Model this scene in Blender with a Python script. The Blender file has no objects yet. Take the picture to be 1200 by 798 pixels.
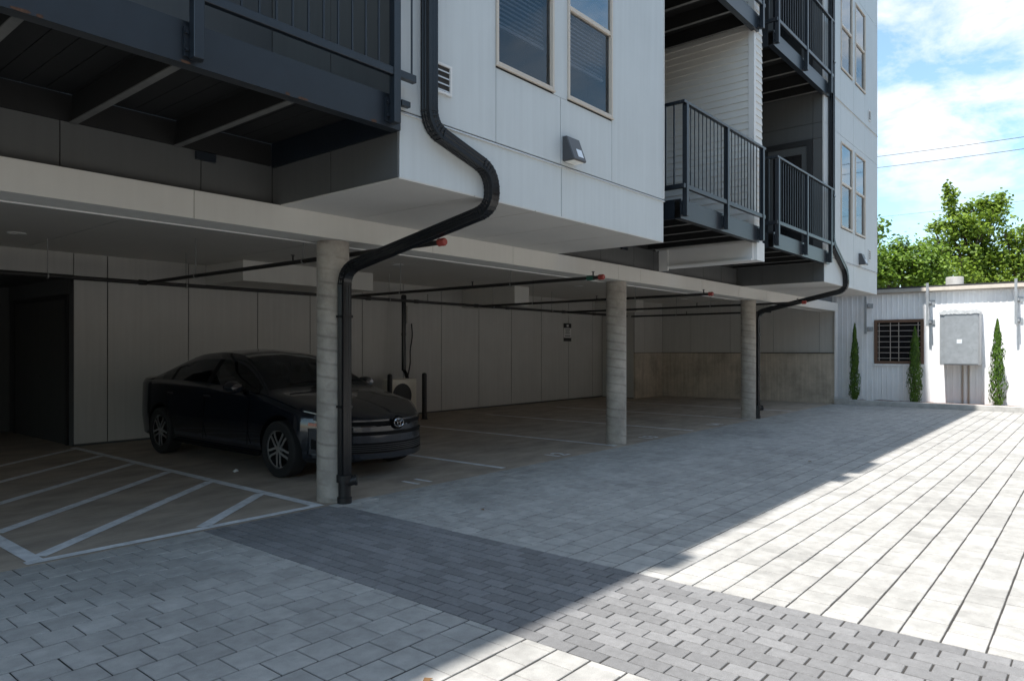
import bpy, bmesh, math, random
from mathutils import Vector, Matrix
R = math.radians
random.seed(7)
SC = bpy.context.scene
COL = SC.collection

# ------------------------------------------------------------------ camera, sky, sun, exposure
cam_d = bpy.data.cameras.new('camera')
cam = bpy.data.objects.new('camera', cam_d); COL.objects.link(cam)
cam.location = (0, 0, 1.45)
cam.rotation_euler = (R(90), 0, R(39.75 - 90))
cam_d.sensor_width = 36; cam_d.lens = 831 / 1200 * 36
cam_d.shift_y = 10.6 / 1200
cam_d.clip_start = 0.05; cam_d.clip_end = 2000
SC.camera = cam

SUN_DIR = Vector((0.46, -0.040, -1.0)).normalized()      # the way the light travels
to_sun = -SUN_DIR
sd = bpy.data.lights.new('sun', 'SUN'); so = bpy.data.objects.new('sun', sd); COL.objects.link(so)
sd.energy = 5.0; sd.angle = R(0.55); sd.color = (1.0, 0.965, 0.91)
so.rotation_euler = SUN_DIR.to_track_quat('-Z', 'Y').to_euler()
so.location = (0, 0, 30)

W = bpy.data.worlds.new('World'); SC.world = W; W.use_nodes = True
nt = W.node_tree; nt.nodes.clear()
def wn(t): return nt.nodes.new(t)
out = wn('ShaderNodeOutputWorld'); bg = wn('ShaderNodeBackground')
sky = wn('ShaderNodeTexSky'); sky.sky_type = 'NISHITA'; sky.sun_disc = False
sky.sun_elevation = math.asin(to_sun.z); sky.sun_rotation = math.atan2(to_sun.x, to_sun.y)
sky.air_density = 1.0; sky.dust_density = 0.6; sky.ozone_density = 1.2
tc = wn('ShaderNodeTexCoord'); sep = wn('ShaderNodeSeparateXYZ'); nt.links.new(tc.outputs['Generated'], sep.inputs[0])
mx = wn('ShaderNodeMath'); mx.operation = 'MAXIMUM'; mx.inputs[1].default_value = 0.0
nt.links.new(sep.outputs['Z'], mx.inputs[0])
ad = wn('ShaderNodeMath'); ad.operation = 'ADD'; ad.inputs[1].default_value = 0.22
nt.links.new(mx.outputs[0], ad.inputs[0])
cx_ = wn('ShaderNodeMath'); cx_.operation = 'DIVIDE'; nt.links.new(sep.outputs['X'], cx_.inputs[0]); nt.links.new(ad.outputs[0], cx_.inputs[1])
cy_ = wn('ShaderNodeMath'); cy_.operation = 'DIVIDE'; nt.links.new(sep.outputs['Y'], cy_.inputs[0]); nt.links.new(ad.outputs[0], cy_.inputs[1])
cmb = wn('ShaderNodeCombineXYZ'); nt.links.new(cx_.outputs[0], cmb.inputs[0]); nt.links.new(cy_.outputs[0], cmb.inputs[1])
cn = wn('ShaderNodeTexNoise'); cn.inputs['Scale'].default_value = 4.4; cn.inputs['Detail'].default_value = 9
cn.inputs['Roughness'].default_value = 0.60; cn.inputs['Distortion'].default_value = 0.25
nt.links.new(cmb.outputs[0], cn.inputs['Vector'])
cr = wn('ShaderNodeValToRGB'); cr.color_ramp.elements[0].position = 0.40; cr.color_ramp.elements[1].position = 0.60
cr.color_ramp.elements[0].color = (.14, .14, .14, 1); cr.color_ramp.elements[1].color = (1, 1, 1, 1)
nt.links.new(cn.outputs['Fac'], cr.inputs[0])
hz = wn('ShaderNodeMapRange'); hz.inputs['From Min'].default_value = 0.10; hz.inputs['From Max'].default_value = 0.24
nt.links.new(sep.outputs['Z'], hz.inputs['Value'])
cf = wn('ShaderNodeMath'); cf.operation = 'MULTIPLY'; nt.links.new(cr.outputs[0], cf.inputs[0]); nt.links.new(hz.outputs[0], cf.inputs[1])
cd = wn('ShaderNodeMapRange'); cd.inputs['From Min'].default_value = 0.15; cd.inputs['From Max'].default_value = 0.60
cd.inputs['To Min'].default_value = 0.45
cdy = wn('ShaderNodeMath'); cdy.operation = 'MULTIPLY_ADD'; cdy.inputs[1].default_value = 1.2
nt.links.new(sep.outputs['Y'], cdy.inputs[0]); nt.links.new(sep.outputs['X'], cdy.inputs[2]); nt.links.new(cdy.outputs[0], cd.inputs['Value'])
cfd = wn('ShaderNodeMath'); cfd.operation = 'MULTIPLY'; nt.links.new(cf.outputs[0], cfd.inputs[0]); nt.links.new(cd.outputs[0], cfd.inputs[1])
cf2 = wn('ShaderNodeMath'); cf2.operation = 'MULTIPLY'; cf2.inputs[1].default_value = 0.93; nt.links.new(cfd.outputs[0], cf2.inputs[0])
mix = wn('ShaderNodeMix'); mix.data_type = 'RGBA'
mix.inputs['B'].default_value = (4.7, 4.85, 5.05, 1)
nt.links.new(cf2.outputs[0], mix.inputs['Factor']); hs = wn('ShaderNodeHueSaturation'); hs.inputs['Saturation'].default_value = 1.12; hs.inputs['Hue'].default_value = 0.482; nt.links.new(sky.outputs[0], hs.inputs['Color']); nt.links.new(hs.outputs[0], mix.inputs['A'])
nt.links.new(mix.outputs['Result'], bg.inputs['Color']); bg.inputs['Strength'].default_value = 0.162
nt.links.new(bg.outputs[0], out.inputs['Surface'])

SC.view_settings.view_transform = 'Standard'; SC.view_settings.look = 'None'
SC.view_settings.exposure = 0.68; SC.view_settings.gamma = 1; SC.view_settings.use_curve_mapping = False
SC.render.engine = 'CYCLES'
SC.cycles.max_bounces = 10; SC.cycles.diffuse_bounces = 6; SC.cycles.transparent_max_bounces = 8
SC.cycles.use_denoising = True

# ------------------------------------------------------------------ materials
MATS = {}
def lk(t, a, b): t.links.new(a, b)
def mat(name, col, rough=0.6, metal=0.0, var=0.12, scale=4.0, bump=0.0, bscale=60.0, stretch=(1, 1, 1), spec=0.5,
        island=0.0, dirt=0.0, dirt_scale=1.2, coat=0.0, streak=0.0, fine=0.0):
    if name in MATS: return MATS[name]
    m = bpy.data.materials.new(name); m.use_nodes = True; t = m.node_tree; N = t.nodes
    p = N['Principled BSDF']
    p.inputs['Roughness'].default_value = rough; p.inputs['Metallic'].default_value = metal
    p.inputs['Specular IOR Level'].default_value = spec
    if coat: p.inputs['Coat Weight'].default_value = coat; p.inputs['Coat Roughness'].default_value = 0.04
    tc = N.new('ShaderNodeTexCoord'); mp = N.new('ShaderNodeMapping'); mp.inputs['Scale'].default_value = stretch
    geo = N.new('ShaderNodeNewGeometry')
    lk(t, geo.outputs['Position'], mp.inputs['Vector'])
    n = N.new('ShaderNodeTexNoise'); n.inputs['Scale'].default_value = scale; n.inputs['Detail'].default_value = 6
    n.inputs['Roughness'].default_value = 0.62
    lk(t, mp.outputs[0], n.inputs['Vector'])
    mr = N.new('ShaderNodeMapRange'); mr.inputs['From Min'].default_value = 0.3; mr.inputs['From Max'].default_value = 0.7
    mr.inputs['To Min'].default_value = 1 - var; mr.inputs['To Max'].default_value = 1 + var
    lk(t, n.outputs['Fac'], mr.inputs['Value'])
    val = mr.outputs[0]
    def mul(a, b):
        x = N.new('ShaderNodeMath'); x.operation = 'MULTIPLY'; lk(t, a, x.inputs[0]); lk(t, b, x.inputs[1]); return x.outputs[0]
    if island:
        ir = N.new('ShaderNodeMapRange'); ir.inputs['To Min'].default_value = 1 - island; ir.inputs['To Max'].default_value = 1 + island
        lk(t, geo.outputs['Random Per Island'], ir.inputs['Value']); val = mul(val, ir.outputs[0])
    if dirt:
        dn = N.new('ShaderNodeTexNoise'); dn.inputs['Scale'].default_value = dirt_scale; dn.inputs['Detail'].default_value = 8
        dn.inputs['Roughness'].default_value = 0.7
        lk(t, geo.outputs['Position'], dn.inputs['Vector'])
        dr = N.new('ShaderNodeMapRange'); dr.inputs['From Min'].default_value = 0.48; dr.inputs['From Max'].default_value = 0.72
        dr.inputs['To Min'].default_value = 1.0; dr.inputs['To Max'].default_value = 1 - dirt
        lk(t, dn.outputs['Fac'], dr.inputs['Value']); val = mul(val, dr.outputs[0])
    if streak:
        mp2 = N.new('ShaderNodeMapping'); mp2.inputs['Scale'].default_value = (9, 9, 0.35); lk(t, geo.outputs['Position'], mp2.inputs['Vector'])
        sn = N.new('ShaderNodeTexNoise'); sn.inputs['Scale'].default_value = 2.0; sn.inputs['Detail'].default_value = 5
        lk(t, mp2.outputs[0], sn.inputs['Vector'])
        sr = N.new('ShaderNodeMapRange'); sr.inputs['From Min'].default_value = 0.3; sr.inputs['From Max'].default_value = 0.7
        sr.inputs['To Min'].default_value = 1 - streak; sr.inputs['To Max'].default_value = 1 + streak
        lk(t, sn.outputs['Fac'], sr.inputs['Value']); val = mul(val, sr.outputs[0])
    if fine:
        fn = N.new('ShaderNodeTexNoise'); fn.inputs['Scale'].default_value = 240; fn.inputs['Detail'].default_value = 3
        lk(t, geo.outputs['Position'], fn.inputs['Vector'])
        fr = N.new('ShaderNodeMapRange'); fr.inputs['From Min'].default_value = 0.3; fr.inputs['From Max'].default_value = 0.7
        fr.inputs['To Min'].default_value = 1 - fine; fr.inputs['To Max'].default_value = 1 + fine
        lk(t, fn.outputs['Fac'], fr.inputs['Value']); val = mul(val, fr.outputs[0])
    vm = N.new('ShaderNodeVectorMath'); vm.operation = 'SCALE'; vm.inputs[0].default_value = col
    lk(t, val, vm.inputs['Scale']); lk(t, vm.outputs[0], p.inputs['Base Color'])
    if bump:
        bn = N.new('ShaderNodeTexNoise'); bn.inputs['Scale'].default_value = bscale; bn.inputs['Detail'].default_value = 4
        lk(t, mp.outputs[0], bn.inputs['Vector'])
        b = N.new('ShaderNodeBump'); b.inputs['Strength'].default_value = bump; b.inputs['Distance'].default_value = 0.01
        lk(t, bn.outputs['Fac'], b.inputs['Height']); lk(t, b.outputs[0], p.inputs['Normal'])
    MATS[name] = m
    return m

def column_mat():
    m = mat('column_concrete', (0.43, 0.39, 0.34), 0.85, var=0.20, scale=4, bump=0.35, bscale=45, dirt=0.25, dirt_scale=5)
    t = m.node_tree; N = t.nodes; p = N['Principled BSDF']
    tc = N.new('ShaderNodeTexCoord'); s = N.new('ShaderNodeSeparateXYZ'); lk(t, tc.outputs['Object'], s.inputs[0])
    at = N.new('ShaderNodeMath'); at.operation = 'ARCTAN2'; lk(t, s.outputs['Y'], at.inputs[0]); lk(t, s.outputs['X'], at.inputs[1])
    a2 = N.new('ShaderNodeMath'); a2.operation = 'MULTIPLY'; a2.inputs[1].default_value = 0.128 / (2 * math.pi); lk(t, at.outputs[0], a2.inputs[0])
    wob = N.new('ShaderNodeTexNoise'); wob.inputs['Scale'].default_value = 3; lk(t, tc.outputs['Object'], wob.inputs['Vector'])
    wm = N.new('ShaderNodeMath'); wm.operation = 'MULTIPLY'; wm.inputs[1].default_value = 0.03; lk(t, wob.outputs['Fac'], wm.inputs[0])
    sm = N.new('ShaderNodeMath'); sm.operation = 'ADD'; lk(t, s.outputs['Z'], sm.inputs[0]); lk(t, a2.outputs[0], sm.inputs[1])
    sm2 = N.new('ShaderNodeMath'); sm2.operation = 'ADD'; lk(t, sm.outputs[0], sm2.inputs[0]); lk(t, wm.outputs[0], sm2.inputs[1])
    md = N.new('ShaderNodeMath'); md.operation = 'PINGPONG'; md.inputs[1].default_value = 0.064; lk(t, sm2.outputs[0], md.inputs[0])
    mr = N.new('ShaderNodeMapRange'); mr.inputs['From Min'].default_value = 0.0; mr.inputs['From Max'].default_value = 0.020
    mr.inputs['To Min'].default_value = 0.62; mr.inputs['To Max'].default_value = 1.0; lk(t, md.outputs[0], mr.inputs['Value'])
    nz = N.new('ShaderNodeTexNoise'); nz.inputs['Scale'].default_value = 4.0; nz.inputs['Detail'].default_value = 4; lk(t, tc.outputs['Object'], nz.inputs['Vector'])
    nr = N.new('ShaderNodeMapRange'); nr.inputs['From Min'].default_value = 0.38; nr.inputs['From Max'].default_value = 0.6; lk(t, nz.outputs['Fac'], nr.inputs['Value'])
    mm = N.new('ShaderNodeMix'); mm.data_type = 'FLOAT'; mm.inputs['A'].default_value = 0.86
    lk(t, nr.outputs[0], mm.inputs['Factor']); lk(t, mr.outputs[0], mm.inputs['B'])
    vm = N.new('ShaderNodeVectorMath'); vm.operation = 'SCALE'
    src = p.inputs['Base Color'].links[0].from_socket
    lk(t, src, vm.inputs[0]); lk(t, mm.outputs['Result'], vm.inputs['Scale']); lk(t, vm.outputs[0], p.inputs['Base Color'])
    return m

def glass_mat(name, tint, trans, rough=0.02, ior=1.5):
    m = bpy.data.materials.new(name); m.use_nodes = True; t = m.node_tree; N = t.nodes; N.clear()
    o = N.new('ShaderNodeOutputMaterial'); g = N.new('ShaderNodeBsdfGlossy'); g.inputs['Roughness'].default_value = rough
    g.inputs['Color'].default_value = (0.9, 0.95, 1, 1)
    tr = N.new('ShaderNodeBsdfTransparent'); tr.inputs['Color'].default_value = (*tint, 1)
    df = N.new('ShaderNodeBsdfDiffuse'); df.inputs['Color'].default_value = (0.012, 0.014, 0.017, 1)
    m1 = N.new('ShaderNodeMixShader'); m1.inputs[0].default_value = trans; lk(t, df.outputs[0], m1.inputs[1]); lk(t, tr.outputs[0], m1.inputs[2])
    fr = N.new('ShaderNodeFresnel'); fr.inputs['IOR'].default_value = ior
    nz = N.new('ShaderNodeTexNoise'); nz.inputs['Scale'].default_value = 1.6; gp = N.new('ShaderNodeNewGeometry'); lk(t, gp.outputs['Position'], nz.inputs['Vector'])
    bp = N.new('ShaderNodeBump'); bp.inputs['Strength'].default_value = 0.02; bp.inputs['Distance'].default_value = 0.005; lk(t, nz.outputs['Fac'], bp.inputs['Height'])
    lk(t, bp.outputs[0], g.inputs['Normal'])
    m2 = N.new('ShaderNodeMixShader'); lk(t, fr.outputs[0], m2.inputs[0]); lk(t, m1.outputs[0], m2.inputs[1]); lk(t, g.outputs[0], m2.inputs[2])
    lk(t, m2.outputs[0], o.inputs[0])
    return m

def leaf_mat(name, col, var=0.5):
    m = bpy.data.materials.new(name); m.use_nodes = True; t = m.node_tree; N = t.nodes; p = N['Principled BSDF']
    p.inputs['Roughness'].default_value = 0.5; p.inputs['Specular IOR Level'].default_value = 0.35
    geo = N.new('ShaderNodeNewGeometry')
    cr = N.new('ShaderNodeValToRGB'); e = cr.color_ramp.elements
    e[0].position = 0; e[0].color = (col[0] * (1 - var), col[1] * (1 - var), col[2] * (1 - var), 1)
    e[1].position = 1; e[1].color = (col[0] * (1.25 + var), col[1] * (1.1 + var * 0.7), col[2] * 0.9, 1)
    lk(t, geo.outputs['Random Per Island'], cr.inputs[0]); lk(t, cr.outputs[0], p.inputs['Base Color'])
    tl = N.new('ShaderNodeBsdfTranslucent'); lk(t, cr.outputs[0], tl.inputs['Color'])
    mx = N.new('ShaderNodeMixShader'); mx.inputs[0].default_value = 0.35
    lk(t, p.outputs[0], mx.inputs[1]); lk(t, tl.outputs[0], mx.inputs[2]); lk(t, mx.outputs[0], N['Material Output'].inputs[0])
    return m

def corrugated_mat():
    return mat('corrugated_white_metal', (0.88, 0.885, 0.90), 0.5, var=0.05, scale=2, streak=0.06, dirt=0.10, dirt_scale=0.9)

M = dict(
    paver_light=mat('paver_light', (0.385, 0.375, 0.355), 0.9, var=0.17, scale=9, bump=0.30, bscale=260, island=0.10, dirt=0.27, dirt_scale=0.7, fine=0.14),
    paver_dark=mat('paver_dark', (0.20, 0.198, 0.20), 0.9, var=0.12, scale=25, bump=0.32, bscale=260, island=0.16, dirt=0.15, dirt_scale=0.8, fine=0.22),
    joint=mat('joint_sand', (0.04, 0.037, 0.034), 1.0, var=0.3, scale=30),
    ground=mat('ground_concrete', (0.38, 0.36, 0.33), 0.95, var=0.15, scale=0.6, dirt=0.2),
    slab=mat('garage_slab', (0.40, 0.335, 0.27), 0.75, var=0.24, scale=1.6, dirt=0.28, dirt_scale=0.9, bump=0.1, bscale=40, stretch=(1, 2.2, 1)),
    paint_line=mat('line_paint', (0.76, 0.77, 0.78), 0.8, var=0.14, scale=9, dirt=0.35, dirt_scale=6),
    white_panel=mat('white_panel', (0.53, 0.565, 0.575), 0.6, var=0.03, scale=1.5, streak=0.035),
    soffit=mat('soffit_panel', (0.58, 0.565, 0.535), 0.65, var=0.04, scale=1.2),
    fascia=mat('fascia_panel', (0.62, 0.605, 0.565), 0.6, var=0.035, scale=1.0, streak=0.02),
    grey_panel=mat('grey_panel', (0.48, 0.47, 0.445), 0.65, var=0.05, scale=1.2, streak=0.045),
    dark_panel=mat('dark_panel', (0.085, 0.088, 0.088), 0.65, var=0.05, scale=1.2, streak=0.05),
    ceiling=mat('ceiling_board', (0.62, 0.60, 0.56), 0.7, var=0.04, scale=0.8),
    seam=mat('seam_shadow', (0.035, 0.035, 0.035), 0.9),
    siding=mat('white_siding', (0.66, 0.65, 0.62), 0.55, var=0.03, scale=3),
    trim=mat('white_trim', (0.68, 0.68, 0.67), 0.5, var=0.03),
    steel=mat('charcoal_steel', (0.011, 0.016, 0.023), 0.36, var=0.15, scale=8, spec=0.6, dirt=0.2, dirt_scale=3),
    joist=mat('joist_steel', (0.105, 0.105, 0.10), 0.6, var=0.2, scale=9),
    deck=mat('deck_dark', (0.008, 0.008, 0.008), 0.8, var=0.2),
    black_pipe=mat('black_pipe', (0.008, 0.009, 0.011), 0.26, var=0.1, spec=0.4),
    spk_pipe=mat('sprinkler_pipe', (0.02, 0.019, 0.018), 0.5, var=0.2),
    red_cap=mat('red_cap', (0.30, 0.045, 0.035), 0.5),
    green_cap=mat('green_fitting', (0.02, 0.10, 0.07), 0.5),
    galv=mat('galvanised_steel', (0.42, 0.44, 0.46), 0.45, metal=0.55, var=0.16, scale=12, dirt=0.2, dirt_scale=6),
    rod=mat('hanger_rod', (0.30, 0.30, 0.29), 0.5, metal=0.5),
    vinyl=mat('beige_vinyl', (0.56, 0.50, 0.43), 0.5, var=0.03),
    blind=mat('blind_slat', (0.58, 0.60, 0.63), 0.6, var=0.02),
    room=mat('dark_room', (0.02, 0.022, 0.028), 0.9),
    column=None,
    concrete=mat('board_concrete', (0.50, 0.435, 0.355), 0.85, var=0.18, scale=2.4, bump=0.25, bscale=30, dirt=0.3, dirt_scale=1.6, streak=0.12),
    kerb=mat('kerb_concrete', (0.44, 0.43, 0.41), 0.9, var=0.15, scale=6, dirt=0.2, dirt_scale=4, bump=0.2),
    soil=mat('bark_mulch', (0.15, 0.07, 0.045), 1.0, var=0.5, scale=40, bump=0.8, bscale=60),
    corr=corrugated_mat(),
    brownwood=mat('brown_frame', (0.15, 0.085, 0.055), 0.6, var=0.25, scale=10, stretch=(1, 1, 6)),
    bars=mat('white_bars', (0.36, 0.31, 0.27), 0.5),
    darkglass=mat('dark_glass', (0.012, 0.012, 0.014), 0.12, spec=0.6),
    gutter=mat('beige_gutter', (0.38, 0.34, 0.29), 0.5, var=0.1, streak=0.05),
    roofdark=mat('roof_membrane', (0.05, 0.05, 0.052), 0.9),
    door=mat('door_paint', (0.055, 0.055, 0.055), 0.5, var=0.06),
    doorframe=mat('door_frame', (0.022, 0.022, 0.023), 0.5),
    chrome=mat('chrome', (0.7, 0.7, 0.72), 0.15, metal=1.0, var=0.02),
    carpaint=mat('car_paint', (0.005, 0.009, 0.017), 0.24, metal=0.3, var=0.03, coat=0.8, spec=0.5),
    carblack=mat('car_black_plastic', (0.004, 0.004, 0.0045), 0.6, spec=0.15),
    tyre=mat('tyre_rubber', (0.013, 0.013, 0.013), 0.85),
    rim=mat('alloy_rim', (0.62, 0.63, 0.64), 0.3, metal=0.85),
    rimdark=mat('alloy_dark', (0.03, 0.03, 0.032), 0.4, metal=0.5),
    amber=mat('amber_lens', (0.42, 0.07, 0.012), 0.25),
    lens=mat('lamp_lens', (0.10, 0.105, 0.11), 0.12),
    redlens=mat('red_lens', (0.18, 0.01, 0.01), 0.2),
    plate=mat('plate_holder', (0.035, 0.036, 0.038), 0.5),
    acbeige=mat('unit_casing', (0.74, 0.70, 0.60), 0.5, var=0.08),
    acdark=mat('unit_fan_dark', (0.02, 0.02, 0.02), 0.5),
    bollard=mat('bollard_black', (0.014, 0.013, 0.013), 0.5),
    signblack=mat('sign_black', (0.012, 0.012, 0.012), 0.5),
    signwhite=mat('sign_white', (0.62, 0.62, 0.60), 0.5, var=0.02),
    lampbody=mat('bronze_lamp_body', (0.06, 0.062, 0.068), 0.4, var=0.05),
    lampglass=mat('lamp_diffuser', (0.88, 0.86, 0.80), 0.3),
    label=mat('pale_label', (0.72, 0.76, 0.82), 0.4, var=0.02),
    tarp=mat('clear_tarp', (0.55, 0.57, 0.58), 0.25, var=0.2, scale=12),
    wire=mat('cable_black', (0.02, 0.02, 0.022), 0.7),
    bark=mat('tree_bark', (0.09, 0.065, 0.045), 0.95, var=0.35, scale=14, bump=0.5),
    rust=mat('rust', (0.075, 0.038, 0.022), 0.9, var=0.5, scale=60),
    brick=mat('tan_brick', (0.34, 0.26, 0.20), 0.85, var=0.2, scale=3, dirt=0.2),
    paper=mat('paper_scrap', (0.75, 0.75, 0.73), 0.8),
    leaf=leaf_mat('maple_leaf', (0.145, 0.245, 0.035), 0.40),
    leaf2=leaf_mat('bush_leaf', (0.12, 0.225, 0.03), 0.40),
    cypress=leaf_mat('cypress_leaf', (0.075, 0.165, 0.03), 0.5),
    dryleaf=mat('dry_leaf', (0.22, 0.12, 0.05), 0.8),
)
M['column'] = column_mat()
M['pane'] = glass_mat('window_pane', (0.80, 0.86, 0.92), 0.96, 0.0, 3.2)
M['pane_screen'] = glass_mat('screened_pane', (0.62, 0.67, 0.73), 0.93, 0.0, 1.6)
M['carglass'] = glass_mat('car_glass', (0.25, 0.28, 0.27), 0.8, 0.01, 1.5)

# ------------------------------------------------------------------ helpers
def wpos(o):
    v = Vector((0, 0, 0))
    while o: v = v + o.location; o = o.parent
    return v
class MB:
    def __init__(s): s.v = []; s.f = []; s.mi = []; s.ms = []
    def _m(s, m):
        if m is None: return 0
        if m not in s.ms: s.ms.append(m)
        return s.ms.index(m)
    def add(s, vs, fs, m=None):
        b = len(s.v); s.v += [tuple(x) for x in vs]; i = s._m(m)
        for f in fs: s.f.append(tuple(b + k for k in f)); s.mi.append(i)
    def box(s, x0, x1, y0, y1, z0, z1, m=None):
        s.add([(x0, y0, z0), (x1, y0, z0), (x1, y1, z0), (x0, y1, z0), (x0, y0, z1), (x1, y0, z1), (x1, y1, z1), (x0, y1, z1)],
              [(0, 3, 2, 1), (4, 5, 6, 7), (0, 1, 5, 4), (1, 2, 6, 5), (2, 3, 7, 6), (3, 0, 4, 7)], m)
    def quad(s, a, b, c, d, m=None): s.add([a, b, c, d], [(0, 1, 2, 3)], m)
    def prism(s, poly, axis, a, b, m=None):       # polygon in the two other axes, extruded along axis
        def P(u, v, w):
            return {'x': (w, u, v), 'y': (u, w, v), 'z': (u, v, w)}[axis]
        n = len(poly); vs = [P(u, v, a) for u, v in poly] + [P(u, v, b) for u, v in poly]
        fs = [tuple(range(n)), tuple(range(2 * n - 1, n - 1, -1))] + [(i, i + n, (i + 1) % n + n, (i + 1) % n) for i in range(n)]
        s.add(vs, fs, m)
    def cyl(s, p0, p1, r0, r1=None, n=16, m=None, caps=True):
        r1 = r0 if r1 is None else r1; p0 = Vector(p0); p1 = Vector(p1); d = (p1 - p0).normalized()
        u = d.orthogonal().normalized(); w = d.cross(u)
        vs = []
        for p, r in ((p0, r0), (p1, r1)):
            for i in range(n):
                a = 2 * math.pi * i / n; vs.append(p + u * math.cos(a) * r + w * math.sin(a) * r)
        fs = [(i, (i + 1) % n, (i + 1) % n + n, i + n) for i in range(n)]
        if caps: fs += [tuple(range(n - 1, -1, -1)), tuple(range(n, 2 * n))]
        s.add(vs, fs, m)
    def lathe(s, prof, c, n=24, axis='z', m=None):
        vs = []; k = len(prof)
        for i in range(n):
            a = 2 * math.pi * i / n
            for r, h in prof:
                q = (math.cos(a) * r, math.sin(a) * r)
                if axis == 'z': vs.append((c[0] + q[0], c[1] + q[1], c[2] + h))
                elif axis == 'x': vs.append((c[0] + h, c[1] + q[0], c[2] + q[1]))
                else: vs.append((c[0] + q[0], c[1] + h, c[2] + q[1]))
        fs = []
        for i in range(n):
            j = (i + 1) % n
            for t in range(k - 1): fs.append((i * k + t, j * k + t, j * k + t + 1, i * k + t + 1))
        s.add(vs, fs, m)
    def sweep(s, path, sec, ref, m=None, scales=None):    # a closed section (list of (u,w)) swept along a path; ref keeps it from twisting
        path = [Vector(p) for p in path]; n = len(sec); vs = []; ref = Vector(ref)
        for i, p in enumerate(path):
            if i == 0: d = path[1] - path[0]
            elif i == len(path) - 1: d = path[-1] - path[-2]
            else: d = (path[i + 1] - p).normalized() + (p - path[i - 1]).normalized()
            d.normalize(); u = (ref - d * ref.dot(d))
            if u.length < 1e-4: u = d.orthogonal()
            u.normalize(); w = d.cross(u); k = scales[i] if scales else 1
            for a, b in sec: vs.append(p + u * a * k + w * b * k)
        fs = []
        for i in range(len(path) - 1):
            for j in range(n): fs.append((i * n + j, i * n + (j + 1) % n, (i + 1) * n + (j + 1) % n, (i + 1) * n + j))
        fs += [tuple(range(n - 1, -1, -1)), tuple(range((len(path) - 1) * n, len(path) * n))]
        s.add(vs, fs, m)
    def tube(s, path, r, n=8, m=None, ref=(0.3, 0.2, 1)):
        s.sweep(path, [(math.cos(2 * math.pi * i / n) * r, math.sin(2 * math.pi * i / n) * r) for i in range(n)], ref, m)
    def build(s, name, m=None, parent=None, bevel=0.0, smooth=False, local=False, recalc=True):
        me = bpy.data.meshes.new(name)
        off = Vector((0, 0, 0)) if (local or parent is None) else wpos(parent)
        me.from_pydata([(v[0] - off.x, v[1] - off.y, v[2] - off.z) for v in s.v], [], s.f)
        ml = s.ms if s.ms else [m]
        for k in ml: me.materials.append(k)
        if len(ml) > 1:
            for p, i in zip(me.polygons, s.mi): p.material_index = i
        bm = bmesh.new(); bm.from_mesh(me)
        if recalc: bmesh.ops.recalc_face_normals(bm, faces=bm.faces)
        if bevel:
            es = [e for e in bm.edges if len(e.link_faces) == 2 and e.calc_face_angle(0) > 0.5]
            bmesh.ops.bevel(bm, geom=es, offset=bevel, segments=1, affect='EDGES', clamp_overlap=True)
        bm.to_mesh(me); bm.free()
        if smooth:
            for p in me.polygons: p.use_smooth = True
            try: me.set_sharp_from_angle(angle=R(38))
            except Exception: pass
        o = bpy.data.objects.new(name, me); COL.objects.link(o)
        if parent: o.parent = parent
        return o
def thing(name, label, cat, loc=(0, 0, 0), group=None):
    o = bpy.data.objects.new(name, None); COL.objects.link(o); o.location = loc; o.empty_display_size = 0.2
    o['label'] = label; o['category'] = cat
    if group: o['group'] = group
    return o
def tag(o, label, cat, group=None):
    o['label'] = label; o['category'] = cat
    if group: o['group'] = group
    return o
def struct(o): o['kind'] = 'structure'; return o
def at_base(o, loc):                                   # move a top-level mesh's origin to its base
    loc = Vector(loc); o.data.transform(Matrix.Translation(-loc)); o.location = loc; return o
def dup(root, delta, label=None, group=None):
    r = root.copy(); COL.objects.link(r); r.location = root.location + Vector(delta)
    if label: r['label'] = label
    if group: r['group'] = group
    for ch in [c for c in root.children]:
        c = ch.copy(); COL.objects.link(c); c.parent = r
        for g in [q for q in ch.children]:
            d = g.copy(); COL.objects.link(d); d.parent = c
    return r
def panels_y(mb, y, xs, zs, th=0.012, gap=0.008, holes=()):     # sheets facing -Y
    for i in range(len(xs) - 1):
        for j in range(len(zs) - 1):
            xm, zm = (xs[i] + xs[i + 1]) / 2, (zs[j] + zs[j + 1]) / 2
            if any(a < xm < b and c < zm < d for a, b, c, d in holes): continue
            mb.box(xs[i] + gap / 2, xs[i + 1] - gap / 2, y, y + th, zs[j] + gap / 2, zs[j + 1] - gap / 2)
def panels_x(mb, x, ys, zs, th=0.012, gap=0.008, holes=()):     # sheets facing -X
    for i in range(len(ys) - 1):
        for j in range(len(zs) - 1):
            ym, zm = (ys[i] + ys[i + 1]) / 2, (zs[j] + zs[j + 1]) / 2
            if any(a < ym < b and c < zm < d for a, b, c, d in holes): continue
            mb.box(x, x + th, ys[i] + gap / 2, ys[i + 1] - gap / 2, zs[j] + gap / 2, zs[j + 1] - gap / 2)

# ------------------------------------------------------------------ ground, paving, garage floor
EDGE = 5.53          # where the paving meets the garage slab
b = MB(); b.box(-220, 260, -260, 220, -0.4, -0.06); struct(b.build('ground', M['ground']))
b = MB(); b.box(-14, 20.05, -9, EDGE, -0.06, -0.0055); struct(b.build('paving_bed', M['joint']))
b = MB(); b.box(-14, 20.6, EDGE + 0.004, 15.2, -0.06, 0.0); struct(b.build('garage_floor', M['slab']))

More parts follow.
